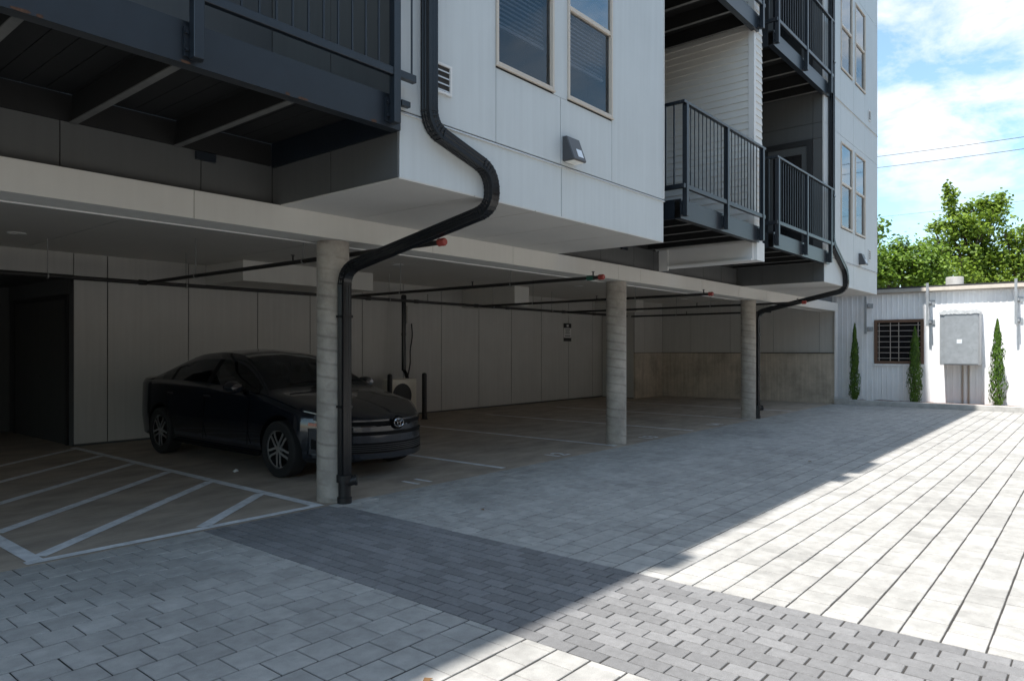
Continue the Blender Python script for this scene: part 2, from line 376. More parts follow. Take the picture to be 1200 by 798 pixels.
def pave(name, x0, x1, y0, y1, lx, ly, along, gx, gy, m, rnd, shift=0.0, ch=0.005):
    """pavers lx by ly (pitch); 'along' is the axis of the courses, each course offset by half a paver"""
    mb = MB()
    if along == 'x': nv, pv, pu, u0, u1, v0, v1 = int(round((y1 - y0) / ly)), ly, lx, x0, x1, y0, y1
    else: nv, pv, pu, u0, u1, v0, v1 = int(round((x1 - x0) / lx)), lx, ly, y0, y1, x0, x1
    pv = (v1 - v0) / nv
    gu, gv = (gx, gy) if along == 'x' else (gy, gx)
    for k in range(nv):
        va, vb = v0 + k * pv, v0 + (k + 1) * pv
        u = u0 - (pu / 2 if k % 2 else 0) + shift
        while u < u1 - 0.01:
            ua, ub = max(u, u0), min(u + pu, u1); u += pu
            if ub - ua < 0.03: continue
            a, bb, c, d = ua + gu / 2, ub - gu / 2, va + gv / 2, vb - gv / 2
            j = lambda s: rnd.uniform(-s, s)
            a += j(.0018); bb += j(.0018); c += j(.0014); d += j(.0014)
            h = j(0.0006); tx, ty = j(.0007), j(.0007)
            def P(u_, v_, z):
                z += h + tx * ((u_ - a) / (bb - a) - .5) + ty * ((v_ - c) / (d - c) - .5) if z > -0.006 else 0
                return (u_, v_, z) if along == 'x' else (v_, u_, z)
            vs = [P(a + ch, c + ch, 0), P(bb - ch, c + ch, 0), P(bb - ch, d - ch, 0), P(a + ch, d - ch, 0),
                  P(a, c, -.003), P(bb, c, -.003), P(bb, d, -.003), P(a, d, -.003),
                  P(a, c, -.02), P(bb, c, -.02), P(bb, d, -.02), P(a, d, -.02)]
            fs = [(0, 1, 2, 3)]
            for q in range(4):
                r_ = (q + 1) % 4; fs += [(4 + q, 4 + r_, r_, q), (8 + q, 8 + r_, 4 + r_, 4 + q)]
            mb.add(vs, fs)
    o = mb.build(name, m); struct(o); return o
rnd = random.Random(3)
XB0, XB1 = 2.785, 4.06
pave('pavement', -6.0, XB0, -4.0, EDGE, 0.192, 0.1945, 'x', 0.0065, 0.0125, M['paver_light'], rnd, ch=.0022)
pave('paving_band', XB0, XB1, -5.0, EDGE, 0.0981, 0.1835, 'y', 0.0075, 0.009, M['paver_dark'], rnd, ch=.0022)
pave('pavement', XB1, 20.05, -6.0, EDGE, 0.19, 0.1905, 'x', 0.0105, 0.0100, M['paver_light'], rnd, ch=.0022)

# painted markings on the slab
def line_mesh(mb, p, q, w, z=0.004):
    p = Vector((p[0], p[1], 0)); q = Vector((q[0], q[1], 0)); d = (q - p).normalized(); n = Vector((-d.y, d.x, 0)) * w / 2
    L = (q - p).length; k = max(2, int(L / 0.12)); r_ = random.Random(int(abs(p.x * 97 + p.y * 31) * 100))
    A = []; Bv = []
    for i in range(k + 1):
        c = p + d * (L * i / k); e = r_.uniform(-.003, .003)
        A.append(c + n * (1 + e * 8)); Bv.append(c - n * (1 + r_.uniform(-.003, .003) * 8))
    for i in range(k):
        mb.quad((A[i].x, A[i].y, z), (Bv[i].x, Bv[i].y, z), (Bv[i + 1].x, Bv[i + 1].y, z), (A[i + 1].x, A[i + 1].y, z))
b = MB(); line_mesh(b, (1.58, 5.60), (3.90, 5.60), 0.085); struct(b.build('painted_line', M['paint_line']))
b = MB(); line_mesh(b, (3.91, 5.56), (3.91, 11.70), 0.10, 0.0045); struct(b.build('painted_line', M['paint_line']))
b = MB(); line_mesh(b, (1.65, 5.56), (1.65, 11.5), 0.10, 0.0045); struct(b.build('painted_line', M['paint_line']))
for k, (yr) in enumerate((6.50, 7.52, 8.50, 9.48, 10.5, 11.5)):
    b = MB(); x1 = 3.86; x0 = 1.70; y0 = yr - (x1 - x0) * 0.83
    if y0 < 5.65: x0 = x1 - (yr - 5.65) / 0.83; y0 = 5.65
    line_mesh(b, (x1, yr), (x0, y0), 0.105, 0.004); struct(b.build('painted_line', M['paint_line']))
for X in (6.6, 9.2, 11.83, 14.5, 17.05):
    b = MB(); line_mesh(b, (X, 5.62), (X, 10.6), 0.09, 0.004); struct(b.build('painted_line', M['paint_line']))
def text_mesh(txt, size):
    cu = bpy.data.curves.new('t', 'FONT'); cu.body = txt; cu.size = size; cu.align_x = 'CENTER'; cu.offset = 0.008
    o = bpy.data.objects.new('t', cu); COL.objects.link(o)
    dg = bpy.context.evaluated_depsgraph_get(); me = bpy.data.meshes.new_from_object(o.evaluated_get(dg))
    bpy.data.objects.remove(o); return me
for tx, X, Y in (('11', 5.32, 5.66), ('12', 7.9, 5.66), ('13', 10.45, 5.64), ('14', 13.05, 5.64)):
    me = text_mesh(tx, 0.36); me.transform(Matrix.Translation((X, Y, 0.004))); me.materials.clear(); me.materials.append(M['paint_line'])
    o = bpy.data.objects.new('painted_number', me); COL.objects.link(o); struct(o)
# concrete apron round the downpipe column
b = MB(); b.prism([(3.98, 5.40), (4.47, 5.40), (4.47, 5.525), (3.98, 5.525)], 'z', -0.02, 0.0045); struct(b.build('column_apron', M['kerb']))

# ------------------------------------------------------------------ the apartment building
ZC, ZF0, ZF1 = 2.90, 2.48, 2.70
FL = 3.12
YJ, YB = 3.94, 5.60                 # front of the projecting bays, recessed wall
XR, ROOF = 20.40, 12.6
J1, J2 = (3.44, 7.52), (13.75, 17.76)
YG = 11.8
B = thing('apartment_building', 'large white and grey panelled apartment building on columns over an open garage', 'building', (10, 8, 0))
# solid core (upper storeys) and the ground floor block behind the garage
b = MB()
b.box(-14, XR - 0.02, YB + 0.03, 17, ZC + 0.02, ROOF)
b.box(-14, 0.4, YG + 0.03, 17, -0.02, ZC); b.box(3.98, XR - 0.02, YG + 0.03, 17, -0.02, ZC)
b.box(0.4, 3.98, 14.9, 17, -0.02, ZC); b.box(0.4, 3.98, YG + 0.03, 14.9, 2.56, ZC)
b.box(-14.2, -13.9, EDGE, 17, -0.02, ZC)
b.box(18.52, XR - 0.02, 10.68, YG + 0.03, 0, ZC)
b.build('wall_core', M['dark_panel'], B)
# ceiling
b = MB(); xs = [-13.9, -9, -4.2, 0.9, 3.28, 5.7, 8.14, 10.6, 13.05, 15.5, 18.0, XR - 0.05]
for i in range(len(xs) - 1):
    for (ya, yb) in ((5.90, 8.4), (8.4, YG)):
        b.box(xs[i] + .007, xs[i + 1] - .007, ya + .004, yb - .004, ZC - 0.012, ZC)
b.build('ceiling', M['ceiling'], B)
b = MB(); b.box(-13.9, XR - 0.05, 5.9, YG, ZC + 0.001, ZC + 0.015); b.build('ceiling_backing', M['seam'], B)
# fascia beam with its soffit and lit trim
b = MB(); fx = [-14, -8.5, -4.5, -0.2, 2.69, 5.28, 6.62, 9.06, 9.72, 11.9, 13.6, 15.1, 17.8, 18.35, XR]
for i in range(len(fx) - 1): b.box(fx[i] + .003, fx[i + 1] - .003, 5.49, 5.505, ZF0, ZF1 - .002)
b.box(-14, XR, 5.506, 5.87, ZF0 + .006, ZF1 - .002); b.box(-14, XR, 5.635, 5.87, ZF1 - .002, ZC); b.box(-14, XR, 5.49, YB - .001, ZF1 - .001, ZF1 + .003)
b.build('fascia_beam', M['fascia'], B)
b = MB(); b.box(-14, XR - .05, 5.872, 5.89, ZF0 - .004, ZC); b.build('beam_trim', M['trim'], B)
# garage back wall, alcove, end wall
b = MB(); xs = [3.95, 4.42, 5.68, 6.95, 8.06, 9.32, 10.45, 11.61, 12.9, 14.15, 15.43, 16.71, 17.97, 18.50]
panels_y(b, YG - .012, xs, [0.03, ZC], gap=.016); panels_y(b, YG - .012, [-13.9, -10, -6, -2.5, 0.4], [0.03, ZC]); panels_y(b, YG - .012, [0.4, 3.95], [2.56, ZC])
b.build('garage_back_wall', M['grey_panel'], B)
b = MB(); b.box(0.4, 0.42, YG, 14.9, 0, 2.56); b.box(0.4, 3.96, 14.88, 14.9, 0, 2.56)
panels_x(b, 3.955, [YG + .02, 11.98, 14.88], [0.0, 2.56], holes=[(11.98, 14.88, 0, 2.3)])
b.box(3.955, 3.97, 12.0, 14.86, 2.3, 2.54); b.box(0.42, 3.95, YG + .02, 14.86, 2.545, 2.56)
b.build('alcove_wall', M['dark_panel'], B)
b = MB(); b.box(3.97, 3.985, 12.0, 14.86, 0.01, 2.3); d_ = b.build('garage_door_leaf', M['doorframe'], B)
dr = None
b = MB(); b.box(3.94, 3.975, 12.05, 12.12, 0, 2.29); b.box(3.94, 3.975, 14.50, 14.60, 0, 2.29); b.box(3.94, 3.975, 12.12, 14.50, 2.22, 2.29)
frm = b.build('double_door', M['doorframe'], B)
for ya, yb in ((12.125, 13.30), (13.31, 14.495)):
    b = MB(); b.box(3.950, 3.968, ya, yb, 0.015, 2.215); leaf = b.build('door_leaf', M['door'], frm)
b = MB(); b.cyl((3.90, 13.22, 1.02), (3.95, 13.22, 1.02), .012); b.cyl((3.905, 13.22, 1.02), (3.905, 13.11, 1.02), .011); b.build('handle', M['chrome'], frm)
bpy.data.objects.remove(d_)
# end wall: cast concrete below, panels above, with the jog at the back
b = MB(); ys = [5.53, 5.93, 7.18, 8.45, 9.7, 10.66]
panels_x(b, 20.25, ys, [1.36, ZC]); panels_y(b, 10.66, [18.50, 19.1, 19.7, 20.25], [1.36, ZC]); panels_x(b, 18.49, [10.68, YG - .02], [0.02, ZC])
b.build('end_wall_panel', M['grey_panel'], B)
b = MB()
for (ya, yb) in ((5.52, 7.55), (7.556, 9.6), (9.606, 10.62)): b.box(20.21, XR - .02, ya, yb, 0, 1.345)
b.box(18.47, 19.55, 10.62, 10.675, 0, 1.345); b.box(19.555, 20.205, 10.62, 10.675, 0, 1.345)
for y in (6.1, 7.0, 8.1, 9.1):
    for z in (0.35, 0.95): b.cyl((20.2095, y, z), (20.214, y, z), .018, n=10)
b.build('concrete_wall', M['concrete'], B, bevel=.004)
b = MB(); b.box(20.28, XR - .03, 5.55, 10.7, 1.345, ZC); b.build('end_wall_core', M['seam'], B)
b = MB(); b.box(20.19, XR, 5.497, 5.527, 0.0, ZF0 + .02); b.build('corner_trim', M['trim'], B)
b = MB(); b.box(20.19, XR, 5.53, 10.62, 1.346, 1.358); b.build('wall_flashing', M['seam'], B)
# bulkheads below the ceiling
for (x0, x1, y0, z0) in ((5.98, 8.62, 10.58, 2.555), (12.30, 12.82, 10.15, 2.45), (18.08, 18.5, 10.36, 2.555)):
    b = MB(); b.box(x0, x1, y0, YG - .02, z0, ZC - .013); b.build('bulkhead', M['fascia'], B, bevel=.004)
# recessed wall behind the balconies (dark panels)
b = MB()
zs = [ZF1 + .005, 3.19, 5.66, 6.31, 8.78, 9.43, 11.9, ROOF]
for (xa, xb, cuts) in ((-14, J1[0], [-11.5, -9, -6.6, -4.2, -1.8, -0.6, 0.6, 1.79, 2.80]), (J1[1], J2[0], [8.75, 9.7, 10.33, 10.68, 11.45, 12.2, 13.0]), (J2[1], XR, [19.0])):
    b = MB(); panels_y(b, YB, [xa] + cuts + [xb], zs)
    b.build('recessed_wall', M['dark_panel'], B)
b = MB(); b.box(-14, XR - .02, YB + .012, YB + .03, ZF1, ROOF); b.build('recess_backing', M['seam'], B)

def window(x0, x1, z0, z1, zr, yf=YJ):
    """single-hung window: part window > frame, panes, blind"""
    fr = MB(); t = 0.025; y0, y1 = yf - .018, yf + .06
    fr.box(x0, x0 + t, y0, y1, z0, z1); fr.box(x1 - t, x1, y0, y1, z0, z1)
    fr.box(x0 + t, x1 - t, y0, y1, z1 - t, z1); fr.box(x0 + t, x1 - t, y0, y1, z0, z0 + t)
    fr.box(x0 + t, x1 - t, y0 + .012, y1, zr - .022, zr + .022); fr.box(x0 - .012, x1 + .012, yf - .026, yf - .001, z0 - .02, z0 - .001)
    f = fr.build('window', M['vinyl'], B, bevel=.004)
    b = MB(); b.quad((x0 + t, yf + .022, z0 + t), (x1 - t, yf + .022, z0 + t), (x1 - t, yf + .022, zr - .022), (x0 + t, yf + .022, zr - .022)); b.build('pane', M['pane_screen'], f, recalc=False)
    b = MB(); b.quad((x0 + t, yf + .008, zr + .022), (x1 - t, yf + .008, zr + .022), (x1 - t, yf + .008, z1 - t), (x0 + t, yf + .008, z1 - t)); b.build('pane', M['pane'], f, recalc=False)
    b = MB(); z = z0 + 0.42
    while z < z1 - t - .01:
        b.add([(x0 + t + .01, yf + .085, z), (x1 - t - .01, yf + .085, z), (x1 - t - .01, yf + .105, z + .034), (x0 + t + .01, yf + .105, z + .034)], [(0, 1, 2, 3)]); z += .042
    b.box(x0 + t + .01, x1 - t - .01, yf + .083, yf + .108, z0 + 0.385, z0 + 0.41)
    b.build('blind', M['blind'], f)
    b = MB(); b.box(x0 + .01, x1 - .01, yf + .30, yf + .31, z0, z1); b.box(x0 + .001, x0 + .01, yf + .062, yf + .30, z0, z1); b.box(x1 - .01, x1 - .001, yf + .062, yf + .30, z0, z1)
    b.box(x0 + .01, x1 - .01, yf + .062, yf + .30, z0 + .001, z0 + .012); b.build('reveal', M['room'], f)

def bay(x0, x1, side_door=False):
    w1, w2 = (x0 + 1.085, x0 + 1.90), (x0 + 2.13, x0 + 2.93)
    holes = []
    for k in range(3):
        z0 = 3.865 + k * FL
        for w in (w1, w2): holes.append((w[0], w[1], z0, z0 + 1.67))
    b = MB()
    # front: sill bands, then the tall panels with the window openings left out
    panels_y(b, YJ, [x0 + .012, x0 + 2.03, x1 - .012], [ZF1 + .003, 3.185], gap=.010)
    for k in range(3):
        za, zb, zt = 3.20 + k * FL, 3.865 + k * FL, 5.535 + k * FL
        top = 3.185 + (k + 1) * FL
        panels_y(b, YJ, [x0 + .012, w1[0]], [za, zt + .12, top]); panels_y(b, YJ, [w2[1], x1 - .012], [za, zt + .12, top])
        panels_y(b, YJ, [w1[0], x0 + 2.015, w2[1]], [za, zb - .03])
        b.box(w1[1] + .002, w2[0] - .002, YJ, YJ + .012, zb - .03, zt); panels_y(b, YJ, [w1[0], x0 + 2.015, w2[1]], [zt, zt + .12, top])
    b.build('bay_front', M['white_panel'], B)
    # dark core right behind the sheets, pierced by the windows
    b = MB()
    for k in range(4):
        za = ZF1 + .02 if k == 0 else 5.535 + (k - 1) * FL
        zb = 3.865 + k * FL if k < 3 else ROOF
        b.box(x0 + .012, x1 - .012, YJ + .013, YJ + .06, za, zb)
    for k in range(3):
        za, zb = 3.865 + k * FL, 5.535 + k * FL
        for (a, c) in ((x0 + .012, w1[0] - .001), (w1[1] + .001, w2[0] - .001), (w2[1] + .001, x1 - .012)): b.box(a, c, YJ + .013, YJ + .06, za, zb)
    b.box(x0 + .012, x0 + .06, YJ + .06, YB + .02, ZF1 + .02, ROOF); b.box(x1 - .06, x1 - .012, YJ + .06, YB + .02, ZF1 + .02, ROOF)
    b.build('bay_core', M['seam'], B)
    b = MB(); zs = [ZF1 + .003] + [3.19 + k * FL + d for k in range(4) for d in (0, 2.47)]; zs = [z for z in zs if z < ROOF] + [ROOF]
    hs = [(4.14, 5.08, 3.25 + k * FL, 5.37 + k * FL) for k in range(3)] if side_door else []
    panels_x(b, x0, [YJ + .004, 4.14, 5.08, YB - .002] if side_door else [YJ + .004, 4.75, YB - .002], zs if not side_door else sorted(zs + [3.25 + k * FL for k in range(3)] + [5.37 + k * FL for k in range(3)]), holes=hs)
    b.build('bay_side', M['dark_panel'], B); b = MB(); panels_x(b, x1 - .012, [YJ + .004, 4.75, YB - .002], zs)
    b.build('bay_side', M['dark_panel'], B)
    b = MB(); n = 5; st = (x1 - x0 - .02) / n
    for i in range(n): b.box(x0 + .014 + i * st, x0 + .003 + (i + 1) * st, YJ + .002, 5.487, ZF1 - .002, ZF1 + .012)
    b.build('bay_soffit', M['soffit'], B)
    b = MB(); b.box(x0 + .014, x1 - .014, YJ + .062, 5.487, ZF1 + .014, ZF1 + .018); b.build('soffit_backing', M['seam'], B)
    b = MB()
    for k in range(4):
        z = 3.187 + k * FL
        b.prism([(YJ - .016, z - .012), (YJ + .012, z + .012), (YJ + .012, z - .012)], 'x', x0 - .003, x1 + .012)
    b.box(x0 - .004, x0 + .011, YJ - .003, YJ + .028, 3.21, ROOF); b.box(x1 - .011, x1 + .006, YJ - .003, YJ + .028, 3.21, ROOF)
    b.build('bay_flashing', M['trim'], B)
    for k in range(3):
        for w in (w1, w2): window(w[0], w[1], 3.865 + k * FL, 5.535 + k * FL, 4.74 + k * FL)
    if side_door:
        for k in range(3):
            z0 = 3.22 + k * FL; f = MB(); xa, xb = x0 - .03, x0 + .03
            f.box(xa, xb, 4.14, 4.24, z0, z0 + 2.15); f.box(xa, xb, 4.98, 5.08, z0, z0 + 2.15); f.box(xa, xb, 4.24, 4.98, z0 + 2.05, z0 + 2.15)
            fo = f.build('balcony_door', M['doorframe'], B)
            f = MB(); f.box(x0 - .01, x0 + .02, 4.245, 4.34, z0 + .02, z0 + 2.045); f.box(x0 - .01, x0 + .02, 4.88, 4.975, z0 + .02, z0 + 2.045)
            f.box(x0 - .01, x0 + .02, 4.34, 4.88, z0 + 1.9, z0 + 2.045); f.box(x0 - .01, x0 + .02, 4.34, 4.88, z0 + .02, z0 + .22); f.build('door_leaf', M['dark_panel'], fo)
            f = MB(); f.box(x0, x0 + .012, 4.342, 4.878, z0 + .222, z0 + 1.898); f.build('pane', M['darkglass'], fo)
bay(*J1); bay(*J2, side_door=True)
# sliding door behind the left balcony
b = MB(); z0 = 3.28
b.box(-0.55, -0.48, YB - .03, YB - .002, z0, 5.4); b.box(1.70, 1.77, YB - .03, YB - .002, z0, 5.4); b.box(-0.48, 1.70, YB - .03, YB - .002, 5.33, 5.4); b.box(.58, .66, YB - .028, YB - .002, z0, 5.33); b.box(-.48, 1.70, YB - .03, YB - .002, z0, z0 + .07)
sl = b.build('balcony_door', M['doorframe'], B)
b = MB(); b.box(-.478, .578, YB - .016, YB - .008, z0 + .071, 5.329); b.box(.662, 1.698, YB - .016, YB - .008, z0 + .071, 5.329); b.build('pane', M['darkglass'], sl)
# party fin between the two middle balconies, lap siding
FX0, FX1, FY = 10.33, 10.68, 3.95
b = MB(); b.box(FX0 + .02, FX1 - .02, FY + .02, YB, 3.05, ROOF); b.build('fin_core', M['siding'], B)
b = MB(); z = 3.06
while z < ROOF - .1:
    h = 0.104
    b.prism([(FX0 - .010, z), (FX0 + .019, z), (FX0 + .019, z + h), (FX0 + .004, z + h)], 'y', FY + .075, YB - .002)
    b.prism([(FY - .008, z), (FY + .019, z), (FY + .019, z + h), (FY + .005, z + h)], 'x', FX0 + .05, FX1 - .02)
    b.prism([(FX1 + .010, z), (FX1 - .019, z), (FX1 - .019, z + h), (FX1 - .004, z + h)], 'y', FY + .02, YB - .002)
    z += h
# the prism helper lays polygons as (x,z) for 'y' and (y,z) for 'x'
b.build('lap_siding', M['siding'], B)
b = MB(); b.box(FX0 - .014, FX0 + .05, FY - .012, FY + .075, 3.045, ROOF); b.build('fin_corner', M['trim'], B)
b = MB(); b.box(FX0, FX0 + .06, FY + .02, 5.485, 2.775, 3.045); b.box(FX0 + .05, FX1, FY - .03, FY + .26, 2.775, 3.05); b.box(FX0 + .06, FX1, FY + .26, 5.485, 2.775, 2.80)
b.box(FX0 - .035, FX0, 5.33, 5.486, 2.71, 3.04); b.box(FX0 - .05, FX0 - .001, FY + .02, 5.32, 2.765, 2.79)
b.build('fin_beam', M['trim'], B)
# roof with its overhang: this edge throws the long straight shadow on the paving
b = MB(); b.box(-15, 14.25, 2.80, 17.4, ROOF + .004, ROOF + .26); b.box(14.252, XR + .25, 3.935, 17.4, ROOF + .004, ROOF + .26)
for (xx, w) in ((-1.58, .34), (2.46, .34), (3.14, .9)):
    b.box(xx, xx + w, 2.68, 2.799, ROOF + .03, ROOF + .25)
b.build('roof', M['roofdark'], B)
# louvre vents
def louvre(x, z, w, h, n):
    b = MB(); y = YJ - .004
    b.box(x, x + .02, y - .016, y, z, z + h); b.box(x + w - .02, x + w, y - .016, y, z, z + h); b.box(x + .02, x + w - .02, y - .016, y, z, z + .018); b.box(x + .02, x + w - .02, y - .016, y, z + h - .018, z + h)
    st = (h - .036) / n
    for i in range(n):
        zz = z + .018 + i * st
        b.add([(x + .02, y - .014, zz + st * .05), (x + w - .02, y - .014, zz + st * .05), (x + w - .02, y - .001, zz + st * .42), (x + .02, y - .001, zz + st * .42)], [(0, 1, 2, 3)])
    f = b.build('louvre_vent', M['trim'], B)
    b = MB(); b.box(x + .02, x + w - .02, y - .001, y + .003, z + .018, z + h - .018); b.build('vent_recess', M['seam'], f)
louvre(3.74, 3.43, .24, .235, 4)
louvre(3.74, 3.43 + FL, .24, .235, 4)
for k in range(2): louvre(16.95, 3.40 + k * FL * .985, .17, .235, 4)
# small bracket plates hung from the decks on the recessed walls
for (x, z) in ((2.75, 3.01), (9.3, 3.0)):
    b = MB(); b.box(x, x + .16, YB - .035, YB - .001, z - .035, z + .03); b.build('bracket_plate', M['steel'], B)

# ------------------------------------------------------------------ round columns
C1 = (4.165, 5.715)
b = MB(); b.lathe([(0.153, 0), (0.153, ZF0 + .004)], (0, 0, 0), 48); b.add([(0, 0, ZF0)], [], None)
col = b.build('concrete_column', M['column'], None, smooth=True); col.location = (C1[0], C1[1], 0)
tag(col, 'round spiral-marked concrete column nearest the viewer, beside the parked car', 'column', 'columns along the garage front')
for (x, lab) in ((9.385, 'round concrete column standing alone, second along the garage front'), (14.67, 'round concrete column farthest along the garage front, with the far downpipe against it'),
                 (-1.05, 'round concrete column at the left end of the garage front')):
    if x < 0: continue
    c = col.copy(); COL.objects.link(c); c.location = (x, C1[1] + .01, 0); c['label'] = lab; c.rotation_euler.z = x * 1.3

# ------------------------------------------------------------------ balconies
YCH = 3.895        # front face of the deck channel
YP = 3.845         # centre of the railing
def balcony(name_label, x0, x1, posts, joists, zb=3.03, rail_ext=(0, 0), side=('', ''), dx=0.113, group='steel balconies', band=0.235):
    t = thing('balcony', name_label, 'balcony', ((x0 + x1) / 2, 4.7, zb), group)
    b = MB(); zt = zb + band
    # C channels round the deck
    b.box(x0, x1, YCH, YCH + .012, zb, zt); b.box(x0, x1, YCH + .012, YCH + .085, zb, zb + .012); b.box(x0, x1, YCH + .012, YCH + .085, zt - .012, zt)
    for xe, s in ((x0, 1), (x1, -1)): b.box(min(xe, xe + s * .012), max(xe, xe + s * .012), YCH + .086, YB - .035, zb, zt)
    b.build('channel_frame', M['steel'], t)
    b = MB(); b.box(x0 + .013, x1 - .013, YB - .03, YB - .003, zb + .02, zt - .03); b.build('ledger', M['deck'], t)
    for x in joists:
        b = MB(); b.box(x - .025, x + .025, YCH + .087, YB - .032, zb + .006, zb + .014); b.build('joist', M['joist'], t)
        b = MB(); b.box(x - .004, x + .004, YCH + .087, YB - .032, zb + .0145, zt - .03); b.build('joist_web', M['deck'], t)
    b = MB(); n = int((x1 - x0) / .14)
    for i in range(n):
        w = (x1 - x0 - .03) / n; b.box(x0 + .015 + i * w, x0 + .015 + (i + 1) * w - .006, YCH + .02, YB - .04, zt - .028, zt + .004)
    b.build('deck', M['deck'], t)
    zr0, zr1 = zb + .45, zb + 1.40
    b = MB(); xa, xb = x0 - rail_ext[0], x1 + rail_ext[1]
    b.box(xa, xb, YP - .028, YP + .028, zr1 - .032, zr1); b.box(xa, xb, YP - .022, YP + .022, zr0 - .10, zr0 - .045)
    if side[0]:
        b.box(xa, xa + .05, YP + .029, side[0], zr1 - .032, zr1); b.box(xa + .004, xa + .046, YP + .029, side[0], zr0 - .10, zr0 - .045)
    if side[1]:
        b.box(xb - .05, xb, YP + .029, side[1], zr1 - .032, zr1); b.box(xb - .046, xb - .004, YP + .029, side[1], zr0 - .10, zr0 - .045)
    if rail_ext[1] > .08: b.box(x1 + .004, x1 + .09, YCH - .01, YCH + .03, zt - .05, zt - .008); b.box(x1 + .055, x1 + .068, YP - .007, YP + .007, zr0 - .044, zr1 + 2)
    rl = b.build('railing', M['steel'], t, bevel=.003)
    px = sorted(posts)
    for x in px:
        b = MB(); b.box(x - .03, x + .03, YP - .03, YP + .03, zb + .02, zr1 - .033); po = b.build('post', M['steel'], t, bevel=.003)
        b = MB(); b.box(x - .055, x + .055, YP + .031, YCH - .001, zb + .035, zb + .20)
        for zz in (zb + .07, zb + .165):
            b.cyl((x - .043, YP + .030, zz), (x - .043, YP + .016, zz), .011, n=6); b.cyl((x + .043, YP + .030, zz), (x + .043, YP + .016, zz), .011, n=6)
        b.build('mounting_bracket', M['galv'] if False else M['steel'], po)
    ends = [x0] + px + [x1]
    x = x0 + .05
    while x < x1 - .02:
        if all(abs(x - p) > .045 for p in px):
            b = MB(); b.box(x - .0055, x + .0055, YP - .0055, YP + .0055, zr0 - .0445, zr1 - .0325); b.build('baluster', M['steel'], rl)
        x += dx
    for s, xe in ((side[0], xa + .025), (side[1], xb - .025)):
        if not s: continue
        y = YP + .12
        while y < s - .02:
            b = MB(); b.box(xe - .008, xe + .008, y - .008, y + .008, zr0 - .0445, zr1 - .0325); b.build('baluster', M['steel'], rl); y += dx
        b = MB(); b.box(xe - .03, xe + .03, s - .06, s, zr0 - .0445, zr1 - .0325); b.build('post', M['steel'], t)
    return t
bal1 = balcony('near balcony at the upper left with a dark deck channel and rusty lower flange', -1.05, 3.425, [-.9, .55, 1.90, 3.33], [-.4, .35, 1.10, 1.86, 2.59], rail_ext=(0, .09))
rr = random.Random(2)
for (xx, w) in ((1.08, .07), (1.16, .03), (1.86, .06), (2.61, .08), (2.50, .025), (3.18, .05)):
    b = MB(); P = []
    for k in range(9):
        a = k / 9 * 2 * math.pi; q = rr.uniform(.6, 1.1); P.append((xx + math.cos(a) * w * .6 * q, 3.03 + .009 + max(-.0085, math.sin(a) * .012 * q)))
    b.prism(P, 'y', YCH - .0022, YCH - .0004); b.build('rust_patch', M['rust'], bal1)
bal2 = balcony('lower middle balcony in front of the white lap siding, with its side railing showing', 7.86, 10.41, [7.89, 9.10, 10.38], [8.35, 8.95, 9.55, 10.1], rail_ext=(.06, .06), side=(4.9, ''))
bal3 = balcony('lower far balcony beside the dark balcony door, ending at the far downpipe', 11.0, 13.93, [11.03, 12.42, 13.80], [11.6, 12.3, 13.0, 13.5], rail_ext=(.04, .03), side=(4.9, ''))
dup(bal2, (0, 0, FL), 'upper middle balcony cut by the top of the picture, over the white siding')
dup(bal3, (0, 0, FL), 'upper far balcony directly above the balcony with the door')
dup(bal1, (0, 0, FL), 'balcony above the near left balcony')
for bb in (bal2, bal3): dup(bb, (0, 0, 2 * FL), 'top storey balcony')
for o in [o for o in COL.objects if o.get('label') in ('balcony above the near left balcony', 'top storey balcony')]:
    for c in list(o.children):
        for g in list(c.children): bpy.data.objects.remove(g)
        bpy.data.objects.remove(c)
    bpy.data.objects.remove(o)

